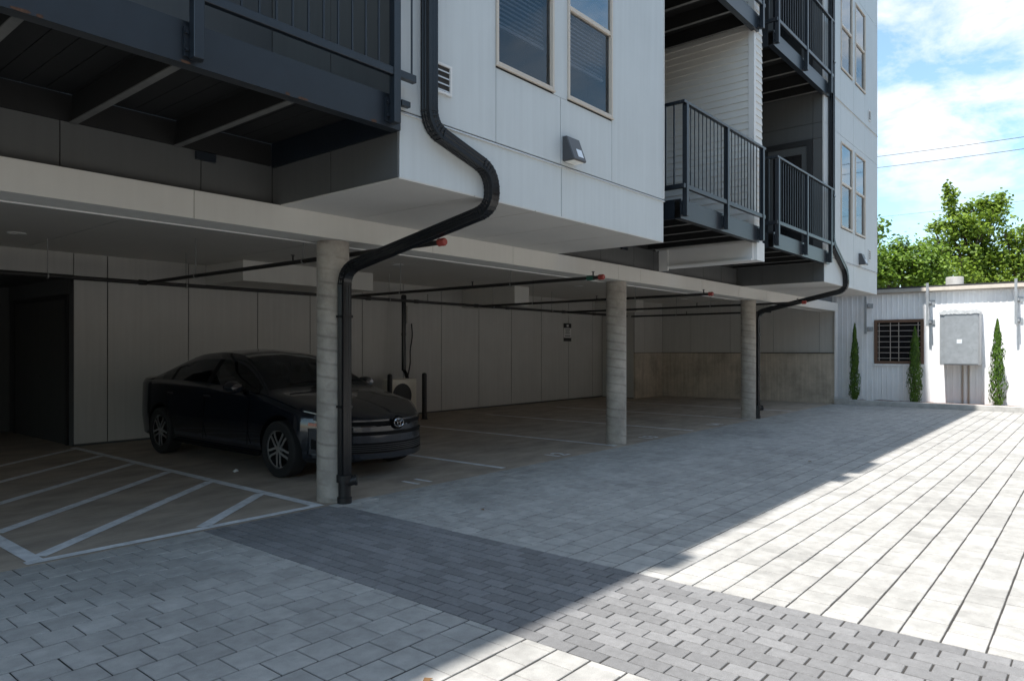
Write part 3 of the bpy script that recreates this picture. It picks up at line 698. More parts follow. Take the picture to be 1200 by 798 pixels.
# ------------------------------------------------------------------ downpipes
def fillet(pts, rad, n=7):
    pts = [Vector(p) for p in pts]; out_ = [pts[0]]
    for i in range(1, len(pts) - 1):
        a, p, c = pts[i - 1], pts[i], pts[i + 1]; d1 = (a - p).normalized(); d2 = (c - p).normalized()
        k = min(rad[i - 1], (a - p).length * .49, (c - p).length * .49)
        s, e = p + d1 * k, p + d2 * k
        for j in range(n + 1):
            t = j / n; out_.append(s * (1 - t) ** 2 + p * 2 * t * (1 - t) + e * t ** 2)
    out_.append(pts[-1]); return out_
def downpipe(pts, rads, base, label):
    x, y = base
    t = thing('downpipe', label, 'downpipe', (x, y, 0), 'black downpipes')
    h = .046
    sec = []
    for (cx, cy, n) in ((-1, -1, 0), (1, -1, 1), (1, 1, 2), (-1, 1, 3)):
        pass
    # fluted square section
    side = [(-h, 0), (-h * .62, 0), (-h * .5, .005), (-h * .12, .005), (0, 0), (h * .12, .005), (h * .5, .005), (h * .62, 0)]
    for k in range(4):
        a = k * math.pi / 2
        for u, v in side:
            xx, yy = u, -h + v; sec.append((xx * math.cos(a) - yy * math.sin(a), xx * math.sin(a) + yy * math.cos(a)))
    path = fillet(pts, rads)
    b = MB(); b.sweep(path, sec, (1, 0.001, 0), M['black_pipe']); b.build('pipe', M['black_pipe'], t)
    # crimped elbow ridges at each bend and a seam band
    P = [Vector(p) for p in pts]
    for i in range(1, len(P) - 1):
        b = MB()
        fp = fillet([P[i - 1], P[i], P[i + 1]], [rads[i - 1]], 14)[1:-1]
        for k in range(1, len(fp) - 1, 2):
            d = (fp[k + 1] - fp[k - 1]).normalized() * .006
            b.sweep([fp[k] - d, fp[k] + d], [(u * 1.035, v * 1.035) for u, v in ((-h, -h), (h, -h), (h, h), (-h, h))], (1, 0.001, 0))
        b.build('crimped_elbow', M['black_pipe'], t)
    b = MB()
    b.lathe([(0, 0), (.068, 0), (.068, .06), (.058, .062), (.058, .20), (.075, .203), (.075, .27), (.0, .27)], (x, y, 0), 20)
    b.cyl((x, y - .02, .20), (x + .07, y - .07, .22), .045, .045, 14); b.cyl((x + .066, y - .066, .219), (x + .082, y - .082, .222), .052, .052, 14)
    b.build('cleanout', M['bollard'], t, smooth=True)
    b = MB()
    for z in (.9, 1.75):
        b.box(x - .056, x + .056, y - .056, y + .056, z, z + .022)
    for z in (4.3, 6.8, 9.4): b.box(pts[0][0] - .056, pts[0][0] + .056, pts[0][1] - .056, pts[0][1] + .05, z, z + .025)
    b.build('strap', M['black_pipe'], t)
    return t
Yw = YJ - .056
downpipe([(3.70, Yw, ROOF), (3.70, Yw, 3.12), (4.40, Yw, 2.92), (4.42, Yw, 2.62), (4.135, 5.495, 2.205), (4.135, 5.495, .2)],
         [.14, .16, .2, .16], (4.135, 5.495), 'near black square downpipe snaking off the white bay to the column by the car')
downpipe([(14.03, Yw, ROOF), (14.03, Yw, 3.45), (14.03 + .95, Yw, 2.98), (14.03 + 1.0, Yw, 2.63), (14.80, 5.585, 2.235), (14.80, 5.585, .2)],
         [.14, .16, .2, .16], (14.80, 5.585), 'far black square downpipe bending from the far bay to the farthest column')

# ------------------------------------------------------------------ wall lamps on the bays
def wall_lamp(x, z, label):
    t = thing('wall_lamp', label, 'wall lamp', (x, YJ, z), 'wall lamps on the bays')
    b = MB(); y = YJ - .004
    b.prism([(y, z + .235), (y - .055, z + .235), (y - .14, z + .012), (y - .14, z), (y, z)], 'x', x - .105, x + .105); b.build('housing', M['lampbody'], t, bevel=.008)
    b = MB(); b.box(x - .08, x + .08, y - .12, y - .02, z - .006, z - .001); b.build('diffuser', M['lampglass'], t)
    b = MB(); b.box(x - .10, x + .05, y - .012, y + .003, z + .02, z + .24); b.build('back_plate', M['galv'], t)
    dz = (.223, .085); L = math.hypot(*dz)
    def on(u, v):            # point on the sloping front, v from the bottom up
        return (x + u, y - .14 + v / L * dz[1] - .0025 * dz[0] / L, z + .012 + v / L * dz[0] - .0025 * dz[1] / L)
    b = MB(); b.quad(on(-.02, .03), on(.07, .03), on(.07, .115), on(-.02, .115)); b.build('label_plate', M['label'], t)
wall_lamp(5.58, 3.235, 'dark wedge wall lamp on the near white bay, between the seams under the windows')
wall_lamp(16.25, 3.235, 'dark wedge wall lamp on the far bay beside the far downpipe')

# ------------------------------------------------------------------ sprinkler pipes, downlights
ZP = 2.40
b = MB(); b.tube([(-6, 10.45, ZP), (17.7, 10.45, ZP)], .030, 10)
for x in (4.38, 7.9, 8.4, 9.6, 11.35, 12.4, 14.6, 16.0): b.cyl((x - .05, 10.45, ZP), (x + .05, 10.45, ZP), .040, n=10)
t = thing('sprinkler_main', 'long black sprinkler main pipe running along the garage under the ceiling', 'pipe', (6, 10.45, ZP))
b.build('pipe', M['spk_pipe'], t, smooth=True)
for x in (3.2, 5.0, 8.9, 11.9, 14.1, 16.8):
    b = MB(); b.cyl((x, 10.45, ZP + .02), (x, 10.45, ZC - .015), .006, n=6); b.lathe([(.034, -.008), (.04, -.008), (.04, .008), (.034, .008), (.034, -.008)], (x, 10.45, ZP), 14, axis='x'); b.build('hanger', M['rod'], t)
def branch(x, y0, cap, label, x_end=None):
    t = thing('sprinkler_branch', label, 'pipe', (x, y0, ZP), 'sprinkler branch pipes')
    b = MB(); b.tube([(x, 10.41, ZP), (x, y0, ZP)], .024, 10); b.build('pipe', M['spk_pipe'], t, smooth=True)
    if cap:
        b = MB(); b.lathe([(0, -.040), (.028, -.040), (.036, -.028), (.036, -.01), (.033, -.008), (.033, .01), (.036, .012), (.036, .035), (.025, .04)], (x, y0 - .01, ZP), 16, axis='y'); b.build('end_cap', M['red_cap'], t, smooth=True)
    if cap == 2:
        b = MB(); b.lathe([(.03, -.05), (.034, -.05), (.034, .05), (.03, .05)], (x, y0 + .16, ZP), 14, axis='y'); b.build('coupling', M['green_cap'], t, smooth=True)
    for y in (y0 + .12, y0 + 2.3):
        b = MB(); b.cyl((x, y, ZP + .02), (x, y, ZP + .075), .010, n=8); b.cyl((x, y, ZP + .075), (x, y, ZP + .082), .022, n=10); b.build('sprinkler_head', M['spk_pipe'], t)
    for y in (6.6, 9.0):
        b = MB(); b.cyl((x, y, ZP + .018), (x, y, ZC - .015), .006, n=6); b.lathe([(.026, -.008), (.033, -.008), (.033, .008), (.026, .008), (.026, -.008)], (x, y, ZP), 12, axis='y'); b.build('hanger', M['rod'], t)
branch(4.43, 4.50, 1, 'nearest red-capped sprinkler branch pipe, passing behind the near downpipe')
branch(7.91, 5.06, 2, 'red-capped sprinkler branch pipe with a green fitting, ending left of the second column')
branch(11.5, 5.15, 1, 'red-capped sprinkler branch pipe ending right of the second column')
branch(14.75, 4.62, 1, 'red-capped sprinkler branch pipe under the far bay, behind the far downpipe')
branch(17.9, 6.4, 0, 'farthest sprinkler branch pipe, black and uncapped, near the end wall')
LI = ['ceiling downlight at the left, above the hatched bay', 'ceiling downlight above the condenser unit', 'ceiling downlight left of the second column', 'ceiling downlight between the second and farthest columns']
first = None
for (x, y), lab in zip(((2.82, 10.3), (7.98, 9.15), (13.3, 9.1), (18.6, 9.1)), LI):
    if first is None:
        first = thing('downlight', lab, 'ceiling light', (x, y, ZC - .012), 'recessed ceiling downlights')
        b = MB(); b.lathe([(.075, 0), (.10, 0), (.10, -.012), (.075, -.008), (.075, 0)], (0, 0, 0), 24); b.build('trim_ring', M['trim'], first, local=True)
        b = MB(); b.lathe([(0, -.005), (.075, -.005), (.075, -.002), (0, -.002)], (0, 0, 0), 24); b.build('lens', M['lampglass'], first, local=True)
    else: dup(first, Vector((x, y, ZC - .012)) - first.location, lab)

# ------------------------------------------------------------------ condenser unit, its pipes, bollards, wall sign
ux, uy = 9.845, 11.10
t = thing('condenser_unit', 'beige outdoor condenser unit behind the car, against the back wall', 'condenser', (ux, uy, 0))
b = MB(); b.box(ux - .345, ux + .345, uy - .02, uy + .28, .10, .84); b.box(ux - .31, ux + .31, uy, uy + .26, .04, .10); b.build('casing', M['acbeige'], t, bevel=.012)
b = MB(); b.lathe([(0, -.006), (.25, -.006), (.25, 0), (0, 0)], (ux - .07, uy - .022, .50), 32, axis='y'); b.build('fan_opening', M['acdark'], t)
b = MB()
for r_ in (.06, .11, .16, .21, .25): b.lathe([(r_ - .004, -.012), (r_ + .004, -.012), (r_ + .004, -.006), (r_ - .004, -.006), (r_ - .004, -.012)], (ux - .07, uy - .026, .50), 28, axis='y')
for k in range(12):
    a = k * math.pi / 6; b.cyl((ux - .07 + .04 * math.cos(a), uy - .036, .50 + .04 * math.sin(a)), (ux - .07 + .25 * math.cos(a), uy - .036, .50 + .25 * math.sin(a)), .003, n=5)
b.build('fan_grille', M['acdark'], t)
b = MB(); b.box(ux - .31, ux + .31, uy + .02, uy + .26, 0, .04); b.build('foot_rail', M['acdark'], t)
b = MB(); xv, yv = 10.2, 11.50
b.cyl((xv, yv, 1.0), (xv, yv, 2.62), .048, n=14); b.cyl((xv, yv, 2.5), (xv, yv, 2.60), .06, n=14); b.cyl((xv, yv, 1.75), (xv, yv, 1.80), .056, n=14)
b.tube([(xv, yv, 1.02), (xv - .01, yv - .08, .94), (xv - .03, yv - .16, .80)], .04, 10)
tag(at_base(b.build('riser_pipe', M['black_pipe'], None, smooth=True), (xv, yv, 0)), 'thick black vertical riser pipe above the condenser unit', 'pipe')
xc, yc = 10.62, YG - .06
t = thing('disconnect_box', 'small grey electrical box with a black whip cable on the back wall', 'electrical box', (xc, yc, 1.9))
b = MB(); b.box(xc - .13, xc + .10, yc - .04, yc + .045, 2.02, 2.40); b.build('box', M['grey_panel'], t, bevel=.006)
b = MB(); b.tube(fillet([(xc + .02, yc, 2.03), (xc + .05, yc, 1.75), (xc - .04, yc - .02, 1.45), (xc - .15, yc - .15, 1.15), (xc - .48, yc - .42, .83)], [.1, .1, .1]), .014, 8); b.build('cable', M['wire'], t)
b = MB(); b.box(11.15, 11.40, YG - .05, YG - .013, 2.50, 2.70)
for k in range(4): b.box(11.17, 11.38, YG - .058, YG - .051, 2.52 + k * .045, 2.545 + k * .045)
tag(at_base(b.build('wall_vent', M['grey_panel'], None), (11.27, YG - .03, 2.5)), 'small louvred vent high on the grey back wall', 'vent')
for (x, y), lab in zip(((9.30, 10.90), (10.22, 10.88)), ('black steel bollard left of the condenser unit, partly behind the car', 'black steel bollard standing free right of the condenser unit')):
    b = MB(); b.lathe([(.052, 0), (.052, .92), (.045, .95), (.02, .965), (0, .967)], (0, 0, 0), 20)
    b.lathe([(.075, 0), (.075, .012), (.052, .014)], (0, 0, 0), 20)
    o = b.build('bollard', M['bollard'], None, smooth=True); o.location = (x, y, 0); tag(o, lab, 'bollard', 'black bollards guarding the unit')
sx0, sx1, sy = 16.46, 16.82, YG - .02
t = thing('parking_sign', 'black and white notice sign on the grey back wall', 'sign', ((sx0 + sx1) / 2, sy, 1.68))
b = MB(); b.box(sx0, sx1, sy - .008, sy, 1.69, 2.19); b.build('panel', M['signwhite'], t)
b = MB(); b.box(sx0 - .003, sx1 + .003, sy - .014, sy - .0085, 2.065, 2.195); b.box(sx0 - .003, sx1 + .003, sy - .014, sy - .0085, 1.685, 1.785); b.build('header', M['signblack'], t)
b = MB()
for (a, c, z) in ((.08, .30, 2.01), (.08, .28, 1.955), (.08, .30, 1.90), (.06, .32, 1.83)): b.box(sx0 + a, sx0 + c, sy - .011, sy - .0085, z, z + .022)
b.build('lettering', M['signblack'], t)
b = MB(); b.box(sx0 + .13, sx0 + .23, sy - .017, sy - .0145, 2.10, 2.16); b.build('emblem', M['signwhite'], t)

# ------------------------------------------------------------------ the parked car (nose towards the paving)
def build_car(cx, cy, label):
    t = thing('parked_car', label, 'car', (cx, cy, 0))
    L2 = 2.36; ZB = .20
    def lerp_tab(tab, y):
        if y <= tab[0][0]: return tab[0][1]
        for i in range(len(tab) - 1):
            (a, va), (c, vc) = tab[i], tab[i + 1]
            if y <= c:
                s = (y - a) / (c - a)
                # Catmull-Rom between table entries
                p0 = tab[i - 1][1] if i > 0 else va; p3 = tab[i + 2][1] if i + 2 < len(tab) else vc
                h0 = (c - tab[i - 1][0]) if i > 0 else (c - a); h3 = (tab[i + 2][0] - a) if i + 2 < len(tab) else (c - a)
                m0 = (vc - p0) / h0 * (c - a); m1 = (p3 - va) / h3 * (c - a)
                s2, s3 = s * s, s ** 3
                return (2 * s3 - 3 * s2 + 1) * va + (s3 - 2 * s2 + s) * m0 + (-2 * s3 + 3 * s2) * vc + (s3 - s2) * m1
        return tab[-1][1]
    ZR = [(-2.36, .60), (-2.30, .675), (-2.15, .735), (-1.8, .835), (-1.4, .925), (-1.12, .985), (-.95, 1.075), (-.6, 1.27), (-.25, 1.40), (.1, 1.452), (.5, 1.455), (.9, 1.415), (1.25, 1.30), (1.6, 1.155), (1.8, 1.095), (2.1, 1.085), (2.24, 1.07), (2.31, 1.0), (2.36, .86)]
    BL = [(-2.36, .56), (-2.2, .64), (-1.8, .745), (-1.4, .83), (-1.1, .885), (0, .945), (1.0, .985), (1.7, 1.01), (2.1, 1.0), (2.3, .92), (2.36, .80)]
    BT = [(-2.36, .27), (-2.2, .205), (-1.9, .195), (0, .19), (1.9, .20), (2.25, .26), (2.36, .34)]
    def HW(y):
        if y < -1.745: return max(.04, .875 * max(0, min(1, (y + 2.365) / .62)) ** (1 / 2.3))
        if y > 1.75: return max(.05, .88 - .0 + (-.88) * (max(0, (y - 1.75) / .62)) ** 3.4 * .55)
        return .875 + .013 * math.cos((y) / 1.9 * math.pi / 2) - .0005
    def section(y):
        w, zr, bl, zb = HW(y), lerp_tab(ZR, y), lerp_tab(BL, y), lerp_tab(BT, y)
        bl = min(bl, zr - .02)
        x8 = max(.3 * w, .955 * w - .60 * max(0, zr - bl - .03)); crown = .035 + .05 * min(1, max(0, zr - bl) / .4)
        z8 = max(bl + .005, zr - crown)
        mid = zb + (bl - zb) * .45
        pts = [(0, zb), (w * .88, zb), (w * .965, zb + .05), (w * 1.0, mid - .06), (w * 1.0, mid + .08), (w * .985, bl - .05), (w * .962, bl), (w * .945, bl + .012),
               ((w * .945 + x8) / 2 + .012, (bl + .012 + z8) / 2), (x8, z8), (x8 * .93, z8 + (zr - z8) * .42), (x8 * .6, zr - (zr - z8) * .25), (0, zr)]
        return pts
    NS = 132
    ys = []
    for i in range(NS + 1):
        u = i / NS; ys.append(-2.36 + 4.72 * u)
    ys = sorted(set([round(v, 4) for v in ys] + [-2.355, -2.345, -2.33, -2.31, 2.35, 2.335]))
    # subdivide each section
    def dense(pts):
        out_ = []; spans = [1, 1, 2, 1, 2, 1, 1, 4, 4, 2, 3, 4]; out_.append((pts[0], 0))
        for i, n in enumerate(spans):
            for k in range(1, n + 1):
                s = k / n; out_.append(((pts[i][0] * (1 - s) + pts[i + 1][0] * s, pts[i][1] * (1 - s) + pts[i + 1][1] * s), i + s))
        return out_
    verts = []; faces = []; mi = []
    rows = []
    for y in ys:
        d = dense(section(y)); n = len(d); row = []
        for (p, v) in d: row.append((p[0], p[1], v))
        rows.append(row)
    n = len(rows[0])
    def gid(i, j, side): return (i * n + j) * 2 + side
    for i, y in enumerate(ys):
        for j in range(n):
            x, z, v = rows[i][j]
            verts.append((x, y, z)); verts.append((-x, y, z))
    def kind(ym, vm, xm, zm):
        # 0 paint, 1 side glass, 2 windscreen, 3 rear glass, 4 black (pillar/trim), 5 head lamp, 6 tail lamp
        zr = lerp_tab(ZR, ym); bl = lerp_tab(BL, ym)
        if 7.15 < vm < 8.8 and -.98 < ym < 1.45 and zr - bl > .13:
            if abs(ym - .23) < .045: return 4
            if abs(ym - 1.17) < .03: return 4
            return 1
        if vm > 9.3 and -1.08 < ym < -.30: return 2
        if vm > 9.3 and .98 < ym < 1.72: return 3
        if -2.27 < ym < -1.88 and 5.1 < vm < 6.9: return 5
        if ym > 2.02 and 4.6 < vm < 7.0: return 6
        return 0
    for i in range(len(ys) - 1):
        for j in range(n - 1):
            ym = (ys[i] + ys[i + 1]) / 2; vm = (rows[i][j][2] + rows[i][j + 1][2]) / 2
            k = kind(ym, vm, (rows[i][j][0] + rows[i][j + 1][0]) / 2, (rows[i][j][1] + rows[i][j + 1][1]) / 2)
            for s in (0, 1):
                f = (gid(i, j, s), gid(i + 1, j, s), gid(i + 1, j + 1, s), gid(i, j + 1, s))
                faces.append(f); mi.append(k)
    for i in (0, len(ys) - 1):
        lp = [gid(i, j, 0) for j in range(n)] + [gid(i, j, 1) for j in range(n - 2, 0, -1)]
        faces.append(tuple(lp)); mi.append(0)
    me = bpy.data.meshes.new('car_shell'); me.from_pydata(verts, [], faces)
    for k in range(7): me.materials.append([M['carpaint'], M['carglass'], M['carglass'], M['carglass'], M['carblack'], M['lens'], M['redlens']][k] if k not in (2, 3) else M['carglass'])
    bm = bmesh.new(); bm.from_mesh(me)
    lay = bm.faces.layers.int.new('k'); bm.faces.ensure_lookup_table()
    for f, k in zip(bm.faces, mi): f[lay] = k
    bmesh.ops.remove_doubles(bm, verts=bm.verts, dist=.0005); bmesh.ops.recalc_face_normals(bm, faces=bm.faces)
    for f in bm.faces: f.material_index = f[lay]
    bm.to_mesh(me); bm.free()
    shell = bpy.data.objects.new('car_shell', me); COL.objects.link(shell)
    # wheel arches
    WY = (-1.42, 1.40); WR = .322
    cut = MB()
    for wy in WY:
        for s in (-1, 1): cut.cyl((s * .60, wy, WR + .01), (s * 1.1, wy, WR + .01), .375, n=40)
    co = cut.build('cutter', M['carblack'])
    md = shell.modifiers.new('b', 'BOOLEAN'); md.object = co; md.operation = 'DIFFERENCE'; md.solver = 'EXACT'
    try: md.material_mode = 'TRANSFER'
    except Exception: pass
    dg = bpy.context.evaluated_depsgraph_get(); res = bpy.data.meshes.new_from_object(shell.evaluated_get(dg))
    bpy.data.objects.remove(shell); bpy.data.objects.remove(co)
    # split by material into parts
    mats_ = [m_.name if m_ else '' for m_ in res.materials]
    groups = {0: ('body', M['carpaint']), 1: ('side_window', M['carglass']), 2: ('windscreen', M['carglass']), 3: ('rear_window', M['carglass']), 4: ('pillar_trim', M['carblack']), 5: ('headlight', M['lens']), 6: ('tail_light', M['redlens']), 7: ('wheel_arch', M['carblack'])}
    buckets = {}
    for p in res.polygons:
        k = p.material_index
        key = k if k < 7 else 4
        side = 0
        if k != 0 and p.center.z < .72 and (abs(p.center.y + 1.42) < .38 or abs(p.center.y - 1.40) < .38) and k in (2, 3, 7, 4): buckets.setdefault((7, (1 if p.center.x > 0 else -1) * (1 if p.center.y < 0 else 2)), []).append(p); continue
        if key in (1, 4, 5, 6): side = 1 if p.center.x > 0 else -1
        if key == 1: side = side * (1 if p.center.y < .23 else 2 if p.center.y < 1.17 else 3)
        if k >= 7: key = 0; side = 0
        buckets.setdefault((key, side), []).append(p)
    for (key, side), ps in buckets.items():
        used = {}; vs = []; fs = []
        for p in ps:
            f = []
            for vi in p.vertices:
                if vi not in used: used[vi] = len(vs); vs.append(res.vertices[vi].co.copy())
                f.append(used[vi])
            fs.append(f)
        m2 = bpy.data.meshes.new(groups[key][0]); m2.from_pydata(vs, [], fs); m2.materials.append(groups[key][1])
        for p in m2.polygons: p.use_smooth = True
        try: m2.set_sharp_from_angle(angle=R(32))
        except Exception: pass
        o = bpy.data.objects.new(groups[key][0], m2); COL.objects.link(o); o.parent = t
    def yf(x, off=.006):                   # front surface of the nose at mid height
        return -2.365 + .62 * (min(1, abs(x) / .875)) ** 2.3 - off
    def nose_patch(name, poly_fn, m, off=.008, nx=28, th=.02, x0=-.6, x1=.6, parent=None):
        b = MB(); P = []
        for i in range(nx + 1):
            x = x0 + (x1 - x0) * i / nx; za, zb = poly_fn(x); P.append((x, za, zb))
        for i in range(nx):
            (xa, a0, a1), (xb, b0, b1) = P[i], P[i + 1]
            ya, yb = yf(xa, off), yf(xb, off)
            v = [(xa, ya, a0), (xb, yb, b0), (xb, yb, b1), (xa, ya, a1), (xa, ya + th, a0), (xb, yb + th, b0), (xb, yb + th, b1), (xa, ya + th, a1)]
            b.add(v, [(0, 1, 2, 3), (0, 4, 5, 1), (3, 2, 6, 7), (0, 3, 7, 4), (1, 5, 6, 2)])
        return b.build(name, m, parent or t, local=True)
    # bumper skin, lower grille (trapezoid), bars, plate blank, lip, upper grille
    nose_patch('front_bumper', lambda x: (.27 + .03 * abs(x) / .8, .595 - .012 * abs(x)), M['carpaint'], .012, 40, .03, -.80, .80)
    def trap(x): 
        half_t, half_b = .50, .66
        zt, zb_ = .515, .305
        a = abs(x)
        top = zt if a < half_t else zt - (a - half_t) / (half_b - half_t) * (zt - zb_)
        return (zb_, max(zb_ + .002, top))
    gr = nose_patch('lower_grille', trap, M['carblack'], .026, 44, .03, -.655, .655)
    for z in (.322, .343, .364, .385): nose_patch('grille_bar', lambda x, z=z: (z, z + .009), M['plate'], .034, 30, .012, -.58 + (z - .3) * .3, .58 - (z - .3) * .3, gr)
    nose_patch('grille_slot', lambda x: (.515, .536), M['carblack'], .030, 36, .02, -.56, .56)
    nose_patch('plate_blank', lambda x: (.415, .498), M['carpaint'], .034, 24, .01, -.50, .50)
    nose_patch('bumper_lip', lambda x: (.235 + .03 * (abs(x) / .8) ** 2, .30), M['carpaint'], .035, 36, .05, -.79, .79)
    nose_patch('upper_grille', lambda x: (.605, .648), M['carblack'], .010, 40, .03, -.70, .70)
    nose_patch('bonnet_edge', lambda x: (.650 , .668), M['carpaint'], .004, 40, .05, -.66, .66)
    # emblem: three ellipses on a dark disc
    b = MB(); ye = -2.41
    b.lathe([(0, -.004), (.075, -.004), (.08, .012), (0, .012)], (0, ye + .004, .628), 28, axis='y'); b.build('emblem_base', M['carblack'], t, local=True)
    def ell(b, cx, cz, rx, rz, r, y):
        n = 36; path = [(cx + rx * math.cos(2 * math.pi * i / n), y, cz + rz * math.sin(2 * math.pi * i / n)) for i in range(n + 1)]
        b.tube(path, r, 6, ref=(0, 1, 0))
    b = MB(); ell(b, 0, .628, .068, .048, .0055, ye - .006); ell(b, 0, .624, .020, .043, .0042, ye - .006); ell(b, 0, .652, .046, .019, .0042, ye - .006)
    b.build('emblem', M['chrome'], t, local=True, smooth=True)
    for s in (-1, 1):
        # fog lamp bezel
        b = MB(); x0, x1 = s * .70, s * .79
        b.add([(s * .69, yf(.69, .018), .33), (s * .79, yf(.79, .018), .36), (s * .79, yf(.79, .018), .47), (s * .70, yf(.70, .018), .42)], [(0, 1, 2, 3)]); b.build('fog_lamp_bezel', M['carblack'], t, local=True)
        # amber side marker
        b = MB(); yy = -1.93
        b.add([(s * .722, yy - .06, .600), (s * .812, yy + .06, .615), (s * .808, yy + .06, .645), (s * .718, yy - .06, .630), (s * .66, yy - .06, .600), (s * .66, yy + .06, .615), (s * .66, yy + .06, .645), (s * .66, yy - .06, .630)],
              [(0, 1, 2, 3), (4, 7, 6, 5), (0, 4, 5, 1), (3, 2, 6, 7), (0, 3, 7, 4), (1, 5, 6, 2)]); b.build('side_marker', M['amber'], t, local=True)
        # mirror
        b = MB(); b.lathe([(0, -.10), (.045, -.095), (.068, -.05), (.072, .03), (.055, .055), (0, .058)], (s * .985, -.66, 1.0), 16, axis='y')
        v = [((p[0] - s * .985) * 1.55 + s * .985, p[1], (p[2] - 1.0) * 1.05 + 1.0) for p in b.v]; b.v = v
        mo = b.build('door_mirror', M['carpaint'], t, local=True, smooth=True)
        b = MB(); b.box(min(s * .83, s * .90), max(s * .83, s * .90), -.68, -.61, .945, .975); b.build('mirror_stalk', M['carblack'], mo, local=True)
        # door handles and shut lines
        for y in (.02, .98):
            b = MB(); b.box(min(s * .870, s * .905), max(s * .870, s * .905), y, y + .17, .845, .868); b.build('door_handle', M['carpaint'], t, local=True, bevel=.006)
        b = MB()
        for y in (-.80, .22, 1.20):
            b.box(min(s * .8865, s * .893), max(s * .8865, s * .893), y - .003, y + .003, .32, .86)
        b.build('door_seam', M['carblack'], t, local=True)
        b = MB(); b.box(min(s * .84, s * .895), max(s * .84, s * .895), -1.02, 1.0, .205, .26); b.build('sill_trim', M['carblack'], t, local=True, bevel=.01)
        # wheels
        for wy in WY:
            cxw = s * .795
            b = MB(); prof = [(.218, -.095), (.30, -.10), (.318, -.085), (.322, -.04), (.322, .04), (.318, .085), (.30, .10), (.218, .095)]
            b.lathe(prof, (cxw, wy, WR), 48, axis='x'); w_ = b.build('wheel', M['tyre'], t, local=True, smooth=True)
            b = MB(); b.lathe([(.222, -.08), (.222, .085), (.212, .09), (.205, .05), (.205, -.07), (.0, -.05), (0, -.06)], (0, 0, 0), 40, axis='x')
            b.v = [(cxw + s * p[0], wy + p[1], WR + p[2]) for p in b.v]; b.build('barrel', M['rimdark'], w_, local=True, smooth=True)
            b = MB()
            for k in range(5):
                a0 = k * 2 * math.pi / 5 + .3
                for sg in (-1, 1):
                    path = []
                    for q in range(7):
                        r_ = .035 + .175 * q / 6; a = a0 + sg * (.10 + .34 * math.sin(q / 6 * math.pi * .62))
                        path.append((cxw + s * (.080 - .012 * (q / 6 - .3) ** 2), wy + r_ * math.cos(a), WR + r_ * math.sin(a)))
                    b.sweep(path, [(-.006, -.013), (.006, -.009), (.006, .009), (-.006, .013)], (1, 0, 0))
            b.lathe([(.205, .082), (.221, .088), (.221, .078), (.205, .076), (.205, .082)], (0, 0, 0), 40, axis='x')
            k0 = len(b.v) - 200; b.v = b.v[:k0] + [(cxw + s * p[0], wy + p[1], WR + p[2]) for p in b.v[k0:]]
            b.cyl((cxw + s * .05, wy, WR), (cxw + s * .088, wy, WR), .042, .036, 20)
            b.build('rim', M['rim'], w_, local=True, smooth=True)
    # cabin: seats, dash, steering wheel
    b = MB()
    for (x, y) in ((-.36, .10), (.36, .10), (-.36, 1.0), (.36, 1.0)):
        b.box(x - .24, x + .24, y - .05, y + .45, .42, .58); b.box(x - .23, x + .23, y + .38, y + .52, .55, 1.06); b.box(x - .12, x + .12, y + .42, y + .50, 1.08, 1.24)
    b.build('seats', M['carblack'], t, local=True, bevel=.03)
    b = MB(); b.box(-.70, .70, -.95, -.45, .70, .90); b.build('dashboard', M['carblack'], t, local=True, bevel=.05)
    b = MB(); ell(b, .36, .88, .17, .17, .014, -.36); b.build('steering_wheel', M['carblack'], t, local=True)
    b = MB(); b.add([(-.10, -.52, 1.24), (.10, -.52, 1.24), (.10, -.50, 1.30), (-.10, -.50, 1.30), (-.10, -.50, 1.24), (.10, -.50, 1.24), (.10, -.485, 1.30), (-.10, -.485, 1.30)], [(0, 1, 2, 3), (4, 7, 6, 5), (0, 4, 5, 1), (3, 2, 6, 7), (0, 3, 7, 4), (1, 5, 6, 2)]); b.build('rear_view_mirror', M['carblack'], t, local=True)
    b = MB()
    for x in (-.5, .06): b.tube([(x, -1.10, 1.03), (x + .25, -1.06, 1.055), (x + .52, -1.04, 1.05)], .008, 6)
    b.build('wiper', M['carblack'], t, local=True)
    return t
car = build_car(5.36, 8.66, 'dark grey sedan parked nose out in the garage behind the near column')
car.scale = (1.0, 1.05, 1.0)

# ------------------------------------------------------------------ white corrugated building beyond the paving
XW = 20.9
t = thing('corrugated_building', 'low white corrugated metal building beyond the paving with a beige gutter', 'building', (23, 2, 0))
WZ = 2.92
WY0, WY1 = -9.0, 12.0
hw = [(3.53, 4.70, 1.07, 2.24)]
def corr(mb, ya, yb, za, zb):
    p = 0.125; y = ya; pts = []
    k0 = math.floor(ya / p)
    ys_ = [ya]
    k = k0
    while True:
        for f in (0, .06, .22, .28):
            yy = (k + f) * p
            if ya < yy < yb: ys_.append(yy)
        k += 1
        if k * p > yb: break
    ys_.append(yb)
    def xo(yy):
        f = (yy / p) % 1.0
        return XW - (.009 if .03 < f < .25 else 0)
    vs = []
    for yy in ys_: vs += [(xo(yy), yy, za), (xo(yy), yy, zb)]
    mb.add(vs, [(2 * i, 2 * i + 2, 2 * i + 3, 2 * i + 1) for i in range(len(ys_) - 1)])
b = MB(); corr(b, WY0, 3.53, 0.05, WZ); corr(b, 4.70, WY1, 0.05, WZ); corr(b, 3.53, 4.70, 0.05, 1.07); corr(b, 3.53, 4.70, 2.24, WZ)
b.build('wall', M['corr'], t)
b = MB(); b.box(XW + .10, XW + 9, WY0, WY1, -.05, WZ); b.box(XW + .005, XW + .099, WY0, WY1, -.05, .049); b.build('wall_core', M['corr'], t)
b = MB(); b.box(XW - .10, XW + 9.2, WY0 - .1, WY1 + .1, WZ + .125, WZ + .165); b.build('roof', M['roofdark'], t)
